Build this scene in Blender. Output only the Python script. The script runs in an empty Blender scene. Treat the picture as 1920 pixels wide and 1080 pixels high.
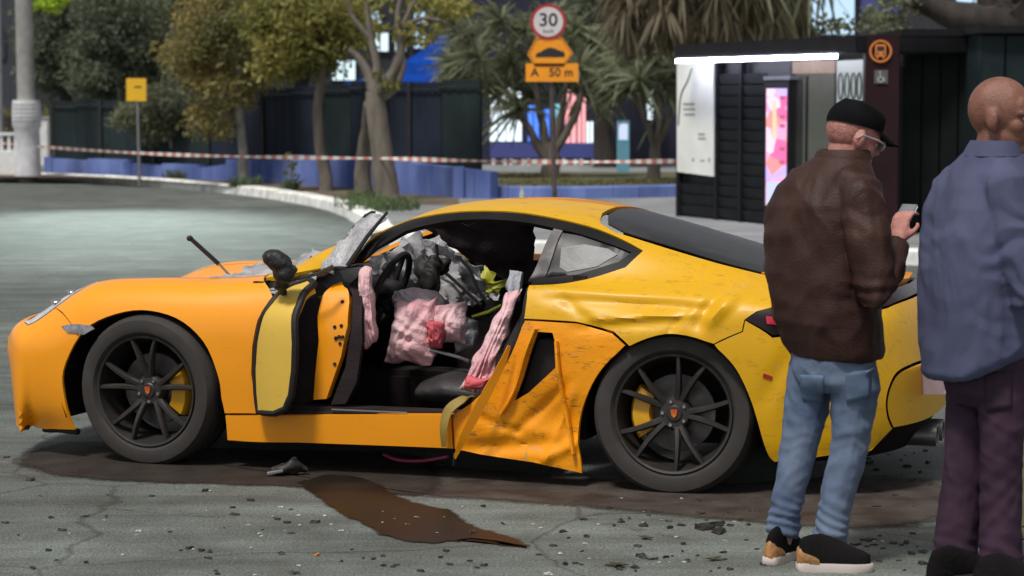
import bpy, bmesh, math, random
import numpy as np
from mathutils import Vector, Matrix, noise
from mathutils.geometry import delaunay_2d_cdt

R = math.radians
scene = bpy.context.scene
COL = scene.collection
random.seed(7); RNG = np.random.default_rng(7)

# ------------------------------------------------------------------ camera
CAM_H = 1.68; FPX = 4459.0; PITCH = math.atan((540 - 185) / FPX)
cam_d = bpy.data.cameras.new('camera'); cam = bpy.data.objects.new('camera', cam_d); COL.objects.link(cam)
cam.location = (0, 0, CAM_H); cam.rotation_euler = (math.pi / 2 - PITCH, 0, 0)
cam_d.sensor_width = 36; cam_d.lens = 36 * FPX / 1920; cam_d.clip_start = 0.1; cam_d.clip_end = 2000
cam_d.dof.use_dof = True; cam_d.dof.focus_distance = 10.2; cam_d.dof.aperture_fstop = 4.2
scene.camera = cam

# ------------------------------------------------------------------ night sky glow, key light, exposure
SUN_EL, SUN_AZ = 63, -146         # high street light from the camera's left
w = bpy.data.worlds.new('World'); scene.world = w; w.use_nodes = True
wn = w.node_tree.nodes; wl = w.node_tree.links
bg = wn['Background']
sky = wn.new('ShaderNodeTexSky'); sky.sky_type = 'NISHITA'; sky.sun_disc = False
sky.sun_elevation = R(SUN_EL); sky.sun_rotation = R(SUN_AZ); sky.air_density = 0.8; sky.dust_density = 1.5; sky.ozone_density = 0.6
hs = wn.new('ShaderNodeHueSaturation'); hs.inputs['Saturation'].default_value = 0.22
wl.new(sky.outputs['Color'], hs.inputs['Color']); wl.new(hs.outputs['Color'], bg.inputs['Color'])
bg.inputs['Strength'].default_value = 0.085
sd = bpy.data.lights.new('key_light', 'SUN'); sd.energy = 2.4; sd.angle = R(10); sd.color = (1.0, 0.97, 0.91)
sun = bpy.data.objects.new('key_light', sd); COL.objects.link(sun)
_sv = Vector((math.sin(R(SUN_AZ)) * math.cos(R(SUN_EL)), math.cos(R(SUN_AZ)) * math.cos(R(SUN_EL)), math.sin(R(SUN_EL))))
sun.rotation_euler = (-_sv).to_track_quat('-Z', 'Y').to_euler()
vs = scene.view_settings; vs.view_transform = 'Standard'; vs.look = 'None'; vs.gamma = 1.0; vs.use_curve_mapping = False
vs.exposure = 0.42

# ------------------------------------------------------------------ measuring helpers (photograph geometry)
_c, _s = math.cos(PITCH), math.sin(PITCH)
def ray(px, py):
    x = (px - 960) / FPX; y = -(py - 540) / FPX
    return Vector((x, _c + _s * y, -_s + _c * y))
def at_ground(px, py, z=0.0):
    r = ray(px, py); t = (z - CAM_H) / r.z
    return Vector((r.x * t, r.y * t, z))
def at(px, py, Y):
    r = ray(px, py); t = Y / r.y
    return Vector((r.x * t, Y, CAM_H + r.z * t))
def proj(p):
    x, y, z = p[0], p[1], p[2] - CAM_H
    d = _c * y - _s * z; u = _s * y + _c * z
    return 960 + FPX * x / d, 540 - FPX * u / d

# ------------------------------------------------------------------ materials
MATS = {}
def mat(name, col, rough=0.6, metal=0.0, coat=0.0, var=0.12, vscale=6.0, bump=0.0, bscale=60.0, spec=0.5, emit=None, estr=0.0,
        col2=None, trans=0.0, alpha=1.0, detail=5.0, stretch=None, sss=0.0, mask=(0.35, 0.7), rvar=0.0, twoside=0.0):
    if name in MATS: return MATS[name]
    m = bpy.data.materials.new(name); m.use_nodes = True; MATS[name] = m
    nt = m.node_tree; n = nt.nodes; l = nt.links; b = n['Principled BSDF']
    tc = n.new('ShaderNodeTexCoord'); src = tc.outputs['Object']
    if stretch:
        mp = n.new('ShaderNodeMapping'); mp.inputs['Scale'].default_value = stretch; l.new(src, mp.inputs['Vector']); src = mp.outputs['Vector']
    nz = n.new('ShaderNodeTexNoise'); nz.inputs['Scale'].default_value = vscale; nz.inputs['Detail'].default_value = detail
    l.new(src, nz.inputs['Vector'])
    mr = n.new('ShaderNodeMapRange'); mr.inputs['From Min'].default_value = mask[0]; mr.inputs['From Max'].default_value = mask[1]
    l.new(nz.outputs['Fac'], mr.inputs['Value'])
    mx = n.new('ShaderNodeMix'); mx.data_type = 'RGBA'
    c1 = col if col2 is not None else tuple(min(1, c * (1 - var)) for c in col)
    c2 = col2 if col2 is not None else tuple(min(1, c * (1 + var)) for c in col)
    mx.inputs[6].default_value = (*c1, 1); mx.inputs[7].default_value = (*c2, 1)
    l.new(mr.outputs['Result'], mx.inputs[0]); l.new(mx.outputs[2], b.inputs['Base Color'])
    b.inputs['Roughness'].default_value = rough; b.inputs['Metallic'].default_value = metal
    b.inputs['Specular IOR Level'].default_value = spec
    if rvar:
        m2 = n.new('ShaderNodeMapRange'); m2.inputs['To Min'].default_value = max(0.02, rough - rvar); m2.inputs['To Max'].default_value = min(1, rough + rvar)
        l.new(nz.outputs['Fac'], m2.inputs['Value']); l.new(m2.outputs['Result'], b.inputs['Roughness'])
    if coat: b.inputs['Coat Weight'].default_value = coat; b.inputs['Coat Roughness'].default_value = 0.08
    if trans: b.inputs['Transmission Weight'].default_value = trans
    if alpha < 1: b.inputs['Alpha'].default_value = alpha
    if sss:
        b.inputs['Subsurface Weight'].default_value = sss; b.inputs['Subsurface Radius'].default_value = (0.02, 0.008, 0.004)
    if emit: b.inputs['Emission Color'].default_value = (*emit, 1); b.inputs['Emission Strength'].default_value = estr
    if bump:
        n2 = n.new('ShaderNodeTexNoise'); n2.inputs['Scale'].default_value = bscale; n2.inputs['Detail'].default_value = 4
        l.new(src, n2.inputs['Vector'])
        bp = n.new('ShaderNodeBump'); bp.inputs['Strength'].default_value = bump; bp.inputs['Distance'].default_value = 0.02
        l.new(n2.outputs['Fac'], bp.inputs['Height']); l.new(bp.outputs['Normal'], b.inputs['Normal'])
    return m

# ------------------------------------------------------------------ mesh helpers
class MB:
    def __init__(s): s.v = []; s.f = []
    def add(s, vs, fs):
        o = len(s.v); s.v += [tuple(p) for p in vs]; s.f += [tuple(i + o for i in f) for f in fs]; return s
    def box(s, c, size, M=None):
        hx, hy, hz = (k / 2 for k in size); c = Vector(c)
        vs = [Vector((x, y, z)) for x in (-hx, hx) for y in (-hy, hy) for z in (-hz, hz)]
        if M: vs = [M @ p for p in vs]
        return s.add([p + c for p in vs], [(0, 1, 3, 2), (4, 6, 7, 5), (0, 4, 5, 1), (2, 3, 7, 6), (0, 2, 6, 4), (1, 5, 7, 3)])
    def tube(s, pts, rad, n=10, cap=True, ref=None):
        pts = [Vector(p) for p in pts]; k = len(pts)
        if not isinstance(rad, (list, tuple)): rad = [rad] * k
        prev = None; rings = []
        for i, p in enumerate(pts):
            d = (pts[min(i + 1, k - 1)] - pts[max(i - 1, 0)]).normalized()
            if prev is None:
                a = Vector(ref) if ref else (Vector((0, 0, 1)) if abs(d.z) < 0.9 else Vector((1, 0, 0)))
            else: a = prev
            x = (a - d * a.dot(d)).normalized(); y = d.cross(x); prev = x
            r = rad[i]; rx, ry = r if isinstance(r, (list, tuple)) else (r, r)
            rings.append([p + x * (rx * math.cos(2 * math.pi * j / n)) + y * (ry * math.sin(2 * math.pi * j / n)) for j in range(n)])
        return s.rings(rings, cap)
    def rings(s, rings, cap=True, closed=True):
        n = len(rings[0]); vs = [p for r in rings for p in r]; fs = []
        for i in range(len(rings) - 1):
            for j in range(n if closed else n - 1):
                fs.append((i * n + j, i * n + (j + 1) % n, (i + 1) * n + (j + 1) % n, (i + 1) * n + j))
        if cap and closed:
            fs.append(tuple(range(n - 1, -1, -1))); fs.append(tuple((len(rings) - 1) * n + j for j in range(n)))
        return s.add(vs, fs)
    def ell(s, c, r, M=None, nu=16, nv=10):
        c = Vector(c); rings = []
        for i in range(nv + 1):
            ph = -math.pi / 2 + math.pi * (0.02 + 0.96 * i / nv)
            ring = []
            for j in range(nu):
                th = 2 * math.pi * j / nu
                p = Vector((r[0] * math.cos(ph) * math.cos(th), r[1] * math.cos(ph) * math.sin(th), r[2] * math.sin(ph)))
                ring.append((M @ p if M else p) + c)
            rings.append(ring)
        return s.rings(rings)
    def prism(s, poly, M, h):
        """polygon (2d list) in the local xy plane of M, extruded by h along local z"""
        n = len(poly); a = [M @ Vector((x, y, 0)) for x, y in poly]; b = [M @ Vector((x, y, h)) for x, y in poly]
        fs = [tuple(range(n - 1, -1, -1)), tuple(range(n, 2 * n))] + [(i, (i + 1) % n, n + (i + 1) % n, n + i) for i in range(n)]
        return s.add(a + b, fs)
    def lathe(s, prof, M=None, n=40, closed_prof=False):
        """profile of (radius, height) turned round local z"""
        rings = []
        for r, h in prof:
            rings.append([(M @ Vector((r * math.cos(2 * math.pi * j / n), r * math.sin(2 * math.pi * j / n), h))) if M else
                          Vector((r * math.cos(2 * math.pi * j / n), r * math.sin(2 * math.pi * j / n), h)) for j in range(n)])
        if closed_prof: rings.append(rings[0])
        return s.rings(rings, cap=not closed_prof)
    def mesh(s, name):
        m = bpy.data.meshes.new(name); m.from_pydata(s.v, [], s.f); m.update(); return m
    def build(s, name, material, parent=None, smooth=35, bevel=0.0, loc=None):
        return link(name, s.mesh(name), material, parent, smooth, bevel, loc)

def link(name, me, material, parent=None, smooth=35, bevel=0.0, loc=None):
    bm = bmesh.new(); bm.from_mesh(me); bmesh.ops.recalc_face_normals(bm, faces=bm.faces)
    if bevel: bmesh.ops.bevel(bm, geom=[e for e in bm.edges if len(e.link_faces) == 2 and e.calc_face_angle(0) > 0.6], offset=bevel, segments=2, affect='EDGES', clamp_overlap=True)
    bm.to_mesh(me); bm.free()
    if smooth:
        me.polygons.foreach_set('use_smooth', [True] * len(me.polygons)); me.set_sharp_from_angle(angle=R(smooth))
    o = bpy.data.objects.new(name, me); COL.objects.link(o)
    for mm in (material if isinstance(material, (list, tuple)) else [material]): me.materials.append(mm)
    if parent: o.parent = parent
    if loc is not None: o.location = loc
    return o
def np_mesh(name, V, F):
    """fast mesh from numpy arrays, F an (n,k) array"""
    me = bpy.data.meshes.new(name); k = F.shape[1]
    me.vertices.add(len(V)); me.vertices.foreach_set('co', np.asarray(V, np.float32).ravel())
    me.loops.add(F.size); me.loops.foreach_set('vertex_index', F.astype(np.int32).ravel())
    me.polygons.add(len(F)); me.polygons.foreach_set('loop_start', np.arange(0, F.size, k, dtype=np.int32))
    me.update(calc_edges=True); me.validate(); return me
def np_obj(name, V, F, material, parent=None, smooth=False):
    me = np_mesh(name, V, F); me.materials.append(material)
    if smooth: me.polygons.foreach_set('use_smooth', [True] * len(me.polygons))
    o = bpy.data.objects.new(name, me); COL.objects.link(o)
    if parent: o.parent = parent
    return o
def tag(o, label=None, cat=None, group=None, kind=None):
    if label: o['label'] = label
    if cat: o['category'] = cat
    if group: o['group'] = group
    if kind: o['kind'] = kind
    return o
def thing(name, label, cat, loc=(0, 0, 0), rz=0.0, group=None):
    o = bpy.data.objects.new(name, None); COL.objects.link(o); o.location = loc; o.rotation_euler = (0, 0, rz); o.empty_display_size = 0.1
    return tag(o, label, cat, group)
def remesh(mb, voxel, smooth=2, fn=None):
    """union of overlapping closed shapes as one continuous surface; fn(co, no) -> displaced co"""
    me = mb.mesh('tmp'); o = bpy.data.objects.new('tmp', me); COL.objects.link(o)
    md = o.modifiers.new('r', 'REMESH'); md.mode = 'VOXEL'; md.voxel_size = voxel
    if smooth:
        ms = o.modifiers.new('s', 'SMOOTH'); ms.iterations = smooth; ms.factor = 0.5
    dg = bpy.context.evaluated_depsgraph_get(); ev = o.evaluated_get(dg)
    out = bpy.data.meshes.new_from_object(ev); bpy.data.objects.remove(o); bpy.data.meshes.remove(me)
    if fn:
        nrm = [v.normal.copy() for v in out.vertices]
        for v, nn in zip(out.vertices, nrm): v.co = fn(v.co.copy(), nn)
        out.update()
    return out
def text_obj(name, body, size, M, material, parent=None, depth=0.002, align='CENTER', xs=1.0, bold=0.0):
    cu = bpy.data.curves.new('t', 'FONT'); cu.body = body; cu.size = size; cu.align_x = align; cu.align_y = 'CENTER'; cu.extrude = depth; cu.offset = bold
    cu.resolution_u = 4
    o = bpy.data.objects.new('t', cu); COL.objects.link(o)
    dg = bpy.context.evaluated_depsgraph_get(); me = bpy.data.meshes.new_from_object(o.evaluated_get(dg))
    bpy.data.objects.remove(o); bpy.data.curves.remove(cu)
    me.transform(M @ Matrix.Diagonal((xs, 1, 1, 1))); me.materials.clear(); me.materials.append(material)
    q = bpy.data.objects.new(name, me); COL.objects.link(q)
    if parent: q.parent = parent
    return q
def frame(o, x, y, z):
    """matrix with the given axes and origin"""
    return Matrix(((x[0], y[0], z[0], o[0]), (x[1], y[1], z[1], o[1]), (x[2], y[2], z[2], o[2]), (0, 0, 0, 1)))
def fb(p, sc, oct=4): return noise.fractal(Vector(p) * sc, 1.0, 2.0, oct)

# ------------------------------------------------------------------ shared materials
M_BLACK = mat('black_plastic', (0.016, 0.014, 0.014), 0.6, var=0.3, bump=0.1, spec=.3)
M_RUBBER = mat('tyre_rubber', (0.032, 0.027, 0.025), 0.85, var=0.4, vscale=9, bump=0.06, bscale=120, col2=(0.05, 0.042, 0.036), mask=(0.5, 0.8))
M_CONC = mat('concrete_grey', (0.30, 0.29, 0.27), 0.85, var=0.2, vscale=3, bump=0.3)
M_WHITE = mat('white_paint', (0.72, 0.72, 0.70), 0.6, var=0.1)
M_STEEL = mat('steel', (0.35, 0.35, 0.36), 0.4, metal=0.9)
M_DARKMET = mat('dark_metal', (0.03, 0.032, 0.035), 0.45, metal=0.3, var=0.25)

# ================================================================== ground, road, pavement
def ground_material():
    m = bpy.data.materials.new('asphalt'); m.use_nodes = True; nt = m.node_tree; n = nt.nodes; l = nt.links; b = n['Principled BSDF']
    tc = n.new('ShaderNodeTexCoord')
    def nz(sc, det=6, rough=0.6):
        q = n.new('ShaderNodeTexNoise'); q.inputs['Scale'].default_value = sc; q.inputs['Detail'].default_value = det; q.inputs['Roughness'].default_value = rough
        l.new(tc.outputs['Object'], q.inputs['Vector']); return q.outputs['Fac']
    def ramp(src, a, bb, ca, cb):
        r = n.new('ShaderNodeValToRGB'); r.color_ramp.elements[0].position = a; r.color_ramp.elements[1].position = bb
        r.color_ramp.elements[0].color = (*ca, 1); r.color_ramp.elements[1].color = (*cb, 1); l.new(src, r.inputs['Fac']); return r.outputs['Color']
    def mul(a, c, f=1.0, mode='MULTIPLY'):
        x = n.new('ShaderNodeMix'); x.data_type = 'RGBA'; x.blend_type = mode; x.inputs[0].default_value = f
        l.new(a, x.inputs[6]); l.new(c, x.inputs[7]); return x.outputs[2]
    base = ramp(nz(0.35), 0.3, 0.7, (0.126, 0.143, 0.134), (0.172, 0.194, 0.182))
    speck = ramp(nz(85, 5, .8), 0.36, 0.68, (0.30, 0.30, 0.30), (1.75, 1.75, 1.7))
    c = mul(base, speck)
    pat = ramp(nz(2.2, 8, 0.7), 0.42, 0.62, (0.75, 0.73, 0.70), (1.1, 1.1, 1.1))
    c = mul(c, pat)
    big = ramp(nz(0.16, 5, .65), 0.46, 0.54, (0.80, 0.80, 0.80), (1.08, 1.08, 1.08)); c = mul(c, big)
    mpx = n.new('ShaderNodeMapping'); mpx.inputs['Scale'].default_value = (.22, 2.6, 1); mpx.inputs['Rotation'].default_value = (0, 0, .32); l.new(tc.outputs['Object'], mpx.inputs['Vector'])
    sk = n.new('ShaderNodeTexNoise'); sk.inputs['Scale'].default_value = 1.3; sk.inputs['Detail'].default_value = 7; sk.inputs['Roughness'].default_value = .7; l.new(mpx.outputs['Vector'], sk.inputs['Vector'])
    c = mul(c, ramp(sk.outputs['Fac'], 0.36, 0.56, (0.72, 0.70, 0.69), (1.06, 1.06, 1.06)))
    wn_ = n.new('ShaderNodeTexNoise'); wn_.inputs['Scale'].default_value = 2.0; wn_.inputs['Detail'].default_value = 5; l.new(tc.outputs['Object'], wn_.inputs['Vector'])
    wa = n.new('ShaderNodeMix'); wa.data_type = 'RGBA'; wa.inputs[0].default_value = .22; l.new(tc.outputs['Object'], wa.inputs[6]); l.new(wn_.outputs['Color'], wa.inputs[7])
    cv = n.new('ShaderNodeTexVoronoi'); cv.feature = 'DISTANCE_TO_EDGE'; cv.inputs['Scale'].default_value = .85; l.new(wa.outputs[2], cv.inputs['Vector'])
    c = mul(c, ramp(cv.outputs['Distance'], 0.002, 0.009, (0.45, 0.44, 0.43), (1, 1, 1)), .8)
    vo = n.new('ShaderNodeTexVoronoi'); vo.inputs['Scale'].default_value = 55; l.new(tc.outputs['Object'], vo.inputs['Vector'])
    grit = ramp(vo.outputs['Distance'], 0.05, 0.13, (1.0, 1.0, 1.0), (0.0, 0.0, 0.0))
    sel = ramp(nz(9, 2), 0.56, 0.66, (0, 0, 0), (1, 1, 1)); gm = mul(grit, sel)
    x = n.new('ShaderNodeMix'); x.data_type = 'RGBA'; l.new(gm, x.inputs[0]); l.new(c, x.inputs[6]); x.inputs[7].default_value = (0.26, 0.26, 0.24, 1)
    l.new(x.outputs[2], b.inputs['Base Color'])
    b.inputs['Roughness'].default_value = 0.72; b.inputs['Specular IOR Level'].default_value = 0.4
    bp = n.new('ShaderNodeBump'); bp.inputs['Strength'].default_value = 0.55; bp.inputs['Distance'].default_value = 0.012
    l.new(nz(110, 4), bp.inputs['Height']); l.new(bp.outputs['Normal'], b.inputs['Normal'])
    return m
M_ASPH = ground_material()
mb = MB(); mb.add([(-400, -60, 0), (400, -60, 0), (400, 600, 0), (-400, 600, 0)], [(0, 1, 2, 3)])
tag(mb.build('road', M_ASPH, smooth=0), kind='structure')

def spline(pts, n):
    """catmull-rom through points"""
    P = [Vector(p) for p in pts]; P = [2 * P[0] - P[1]] + P + [2 * P[-1] - P[-2]]; out = []
    for i in range(1, len(P) - 2):
        for k in range(n):
            t = k / n; a, b, c, d = P[i - 1], P[i], P[i + 1], P[i + 2]
            out.append(0.5 * ((2 * b) + (c - a) * t + (2 * a - 5 * b + 4 * c - d) * t * t + (3 * b - a - 3 * c + d) * t ** 3))
    out.append(P[-2]); return out
kerb_px = [(-500, 334), (-200, 335), (0, 337), (150, 341), (300, 351), (450, 364), (560, 380), (635, 398), (690, 425)]
kp = [at_ground(*p) for p in kerb_px]; kp += [Vector((-1.2, 27.0, 0)), Vector((1.5, 24.8, 0)), Vector((6, 23.8, 0)), Vector((14, 23.3, 0)), Vector((40, 23, 0))]
kl = spline(kp, 8)
M_PAVE = mat('pavement_concrete', (0.215, 0.22, 0.222), 0.85, var=0.22, vscale=1.2, bump=0.3, bscale=40, detail=8)
M_KERB = mat('whitewashed_kerb', (0.80, 0.80, 0.76), 0.8, var=0.25, vscale=5, bump=0.3, detail=8)
M_SOIL = mat('dry_soil', (0.13, 0.095, 0.065), 0.95, var=0.35, vscale=3, bump=0.6, bscale=30, detail=8)
# pavement sheet behind the kerb
pv = [(p.x, p.y + 0.1, 0.13) for p in kl] + [(40, 120, 0.13), (-60, 120, 0.13)]
mb = MB(); mb.add(pv, [tuple(range(len(pv)))]); tag(mb.build('pavement', M_PAVE, smooth=0), kind='structure')
# kerb stones laid one after another
def along(path, step):
    out = [path[0].copy()]; acc = 0
    for a, b in zip(path, path[1:]):
        L = (b - a).length; d = step - acc
        while d <= L:
            out.append(a.lerp(b, d / L)); d += step
        acc = L - (d - step)
    return out
kerb = thing('kerb', 'whitewashed concrete kerb curving along the far side of the road', 'kerb', kl[0])
ks = [p for p in along(kl, 1.0) if -16 < p.x < 16]
for a, b in zip(ks, ks[1:]):
    d = (b - a).normalized(); nrm = Vector((-d.y, d.x, 0)); a2 = a + d * 0.008; b2 = b - d * 0.008
    m = MB(); e = 0.07 * 1
    hz = 0.155 + random.uniform(-.008, .008); off = random.uniform(-.012, .012)
    prof = [(-0.09 + off, -0.05), (-0.075 + off, hz - 0.02), (-0.05 + off, hz), (0.2, hz), (0.2, -0.05)]
    m.rings([[q + nrm * x + Vector((0, 0, z)) - kl[0] for x, z in prof] for q in (a2, b2)])
    m.build('kerb_stone', M_KERB, kerb, smooth=0)
# dirt verge strip under the street trees
vg = [at_ground(x, y, 0.13) for x, y in [(-60, 331), (150, 333), (300, 340), (450, 351), (560, 362), (640, 375), (700, 385), (860, 384), (860, 371), (660, 352), (480, 341), (300, 331), (95, 324), (-60, 322)]]
mb = MB(); mb.add([(p.x, p.y, 0.134) for p in vg], [tuple(range(len(vg)))]); tag(mb.build('soil_verge', M_SOIL, smooth=0), kind='structure')

# faded road markings in the foreground
M_FADED = mat('faded_road_paint', (0.13, 0.133, 0.126), 0.75, var=0.2, vscale=30, detail=8, bump=0.3, bscale=110)
_n = M_FADED.node_tree; _z = _n.nodes.new('ShaderNodeTexNoise'); _z.inputs['Scale'].default_value = 9; _z.inputs['Detail'].default_value = 10; _z.inputs['Roughness'].default_value = .75
_r = _n.nodes.new('ShaderNodeMapRange'); _r.inputs['From Min'].default_value = .47; _r.inputs['From Max'].default_value = .68; _r.inputs['To Max'].default_value = .8
_t = _n.nodes.new('ShaderNodeTexCoord'); _n.links.new(_t.outputs['Object'], _z.inputs['Vector']); _n.links.new(_z.outputs['Fac'], _r.inputs['Value']); _n.links.new(_r.outputs['Result'], _n.nodes['Principled BSDF'].inputs['Alpha'])
for pts in ([(-40, 936), (200, 946), (430, 966), (430, 972), (200, 953), (-40, 943)], [(1080, 965), (1310, 1011), (1312, 1017), (1075, 971)]):
    g = [at_ground(x, y, 0.004) for x, y in pts]; mb = MB(); mb.add(g, [tuple(range(len(g)))]); tag(mb.build('road_marking', M_FADED, smooth=0), kind='structure')

# spilled fluid
M_SPILL = mat('spilled_oil', (0.010, 0.0085, 0.0075), 0.36, var=0.4, vscale=5, spec=0.2, rvar=.12, col2=(0.018, 0.0145, 0.0125))
def flat_patch(px, z, n=6):
    g = [at_ground(x, y, z) for x, y in px]; s = spline(g + [g[0]], n)[:-1]; return [(p.x + 0.006 * math.sin(i * 2.1), p.y + .012 * math.sin(i * 1.3), z) for i, p in enumerate(s)]
sp = flat_patch([(560, 905), (600, 935), (640, 962), (690, 985), (720, 1003), (790, 1017), (850, 1014), (900, 1012), (950, 1022), (992, 1024), (950, 1004), (905, 992), (870, 976), (845, 957), (790, 945), (740, 928), (690, 900), (620, 890)], 0.005)
def soft_patch(name, pts, z, material, label, cat, w=.05):
    """flat stain whose edge breaks up into the surface grain"""
    P = [Vector((p[0], p[1])) for p in pts]; k_ = len(P); ar = sum(a.x * b.y - b.x * a.y for a, b in zip(P, P[1:] + P[:1])); sg = 1 if ar > 0 else -1; rings = []
    for d in (w, 0, -w):
        r = []
        for i in range(k_):
            e = (P[(i + 1) % k_] - P[i - 1]); nn = Vector((-e.y, e.x)).normalized() * sg; r.append((P[i].x + nn.x * d, P[i].y + nn.y * d, z))
        rings.append(r)
    mb = MB(); mb.add([p for r in rings for p in r], [tuple(range(k_))] + [(q * k_ + i, q * k_ + (i + 1) % k_, (q + 1) * k_ + (i + 1) % k_, (q + 1) * k_ + i) for q in (0, 1) for i in range(k_)])
    ds = tag(mb.build(name, material, smooth=0), label, cat)
    at_ = ds.data.attributes.new('wet', 'FLOAT', 'POINT'); at_.data.foreach_set('value', [1.0] * k_ + [.5] * k_ + [0.0] * k_)
    n = material.node_tree.nodes; l = material.node_tree.links; a = n.new('ShaderNodeAttribute'); a.attribute_name = 'wet'; tc = n.new('ShaderNodeTexCoord'); nz = n.new('ShaderNodeTexNoise'); nz.inputs['Scale'].default_value = 26; nz.inputs['Detail'].default_value = 6; nz.inputs['Roughness'].default_value = .75; l.new(tc.outputs['Object'], nz.inputs['Vector'])
    ad = n.new('ShaderNodeMath'); ad.operation = 'MULTIPLY_ADD'; ad.inputs[1].default_value = .9; l.new(nz.outputs['Fac'], ad.inputs[0]); l.new(a.outputs['Fac'], ad.inputs[2]); mr = n.new('ShaderNodeMapRange'); mr.inputs['From Min'].default_value = .74; mr.inputs['From Max'].default_value = 1.18; l.new(ad.outputs[0], mr.inputs['Value']); l.new(mr.outputs['Result'], n['Principled BSDF'].inputs['Alpha']); return ds
soft_patch('fluid_spill', sp, .005, M_SPILL, 'dark brown pool of spilled fluid running out from under the car door', 'spill', .025)
sp = flat_patch([(33, 868), (60, 846), (150, 828), (300, 840), (430, 840), (560, 845), (780, 855), (800, 925), (560, 913), (400, 907), (250, 902), (110, 890)], 0.0045)  # shadow along the car's near side, painted as a soft dark patch
M_SHADOW = mat('damp_asphalt', (0.026, 0.020, 0.016), 0.65, vscale=6, bump=0.5, bscale=90, spec=.15, col2=(.042, .034, .029), detail=9)
soft_patch('damp_stain', sp, .0045, M_SHADOW, 'dark damp stain on the asphalt round the front wheel', 'stain', .08)
sp = flat_patch([(660, 880), (800, 872), (1000, 888), (1200, 905), (1420, 905), (1560, 895), (1680, 892), (1760, 905), (1790, 940), (1750, 975), (1620, 990), (1480, 984), (1300, 968), (1100, 950), (900, 935), (740, 922)], .0042)  # red-lit shade by the rear wheel, painted as a soft brown patch
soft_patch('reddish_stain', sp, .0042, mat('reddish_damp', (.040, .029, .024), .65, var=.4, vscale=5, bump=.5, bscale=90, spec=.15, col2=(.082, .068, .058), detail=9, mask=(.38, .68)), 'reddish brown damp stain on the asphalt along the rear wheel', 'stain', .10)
# ================================================================== the crashed sports car
YAW = R(18.45)
EU = Vector((math.cos(YAW), -math.sin(YAW), 0)); EV = Vector((-math.sin(YAW), -math.cos(YAW), 0))
CAR_O = at_ground(280, 872) - 0.87 * EV
car = thing('sports_car', 'wrecked yellow two-door sports car with torn open driver side on the asphalt', 'car', CAR_O, -YAW)
def C2W(u, v, z): return CAR_O + EU * u + EV * v + Vector((0, 0, z))
def L(u, v, z): return Vector((u, -v, z))           # car coordinates (rearwards, towards the near side, up) -> local
def on_v(px, py, v):
    """pixel seen on the lengthwise plane at offset v -> car (u, v, z)"""
    r = ray(px, py); o = Vector((0, 0, CAM_H)); t = (v - (o - CAR_O).dot(EV)) / r.dot(EV); q = o + r * t - CAR_O
    return Vector((q.dot(EU), v, q.z))
def onL(px, py, v): p = on_v(px, py, v); return L(*p)

SEC = {  # station: eight (half width, height) points from the sill to the centre line
 -.943: [(.32,.40),(.54,.43),(.64,.47),(.64,.51),(.60,.545),(.45,.565),(.22,.575),(0,.575)],
 -.90: [(.67,.19),(.735,.29),(.76,.43),(.75,.53),(.69,.585),(.54,.605),(.27,.615),(0,.615)],
 -.78: [(.72,.13),(.79,.25),(.82,.42),(.81,.55),(.735,.62),(.57,.65),(.30,.65),(0,.65)],
 -.60: [(.78,.13),(.83,.25),(.85,.43),(.84,.58),(.76,.695),(.60,.74),(.30,.70),(0,.69)],
 -.40: [(.83,.13),(.86,.25),(.875,.45),(.865,.64),(.79,.765),(.62,.815),(.32,.745),(0,.735)],
 -.10: [(.85,.12),(.87,.25),(.885,.48),(.875,.68),(.80,.80),(.64,.845),(.33,.80),(0,.785)],
 .25: [(.85,.08),(.87,.25),(.885,.48),(.875,.68),(.81,.80),(.66,.85),(.35,.835),(0,.83)],
 .50: [(.85,.05),(.865,.25),(.875,.48),(.865,.68),(.80,.81),(.68,.86),(.38,.885),(0,.90)],
 .75: [(.85,.05),(.865,.25),(.872,.48),(.86,.69),(.795,.825),(.70,.885),(.575,.985),(0,1.02)],
 1.0: [(.85,.05),(.865,.25),(.870,.48),(.86,.69),(.79,.84),(.705,.90),(.585,1.06),(0,1.13)],
 1.25: [(.85,.05),(.865,.25),(.870,.48),(.86,.69),(.795,.845),(.71,.90),(.58,1.135),(0,1.19)],
 1.60: [(.855,.05),(.87,.25),(.875,.48),(.87,.70),(.805,.85),(.715,.90),(.56,1.165),(0,1.21)],
 2.0: [(.87,.05),(.88,.25),(.89,.48),(.885,.70),(.83,.845),(.72,.90),(.53,1.12),(0,1.175)],
 2.3: [(.88,.06),(.89,.25),(.90,.48),(.897,.69),(.85,.825),(.71,.90),(.49,1.06),(0,1.10)],
 2.65: [(.88,.12),(.895,.25),(.905,.48),(.90,.69),(.86,.825),(.69,.89),(.46,.975),(0,1.00)],
 2.95: [(.85,.15),(.87,.25),(.88,.45),(.872,.66),(.825,.80),(.65,.865),(.43,.90),(0,.91)],
 3.2: [(.80,.16),(.82,.27),(.835,.45),(.82,.63),(.765,.765),(.61,.825),(.40,.85),(0,.855)],
 3.36: [(.74,.18),(.775,.28),(.785,.45),(.765,.62),(.71,.735),(.57,.80),(.38,.83),(0,.84)],
 3.44: [(.68,.20),(.72,.29),(.73,.43),(.71,.55),(.65,.64),(.53,.685),(.35,.70),(0,.70)],
 3.472: [(.60,.29),(.63,.34),(.64,.40),(.62,.46),(.57,.51),(.46,.53),(.30,.535),(0,.535)],
}
SU = np.array(sorted(SEC)); SP = np.array([SEC[k] for k in SU])     # (n,8,2)
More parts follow.
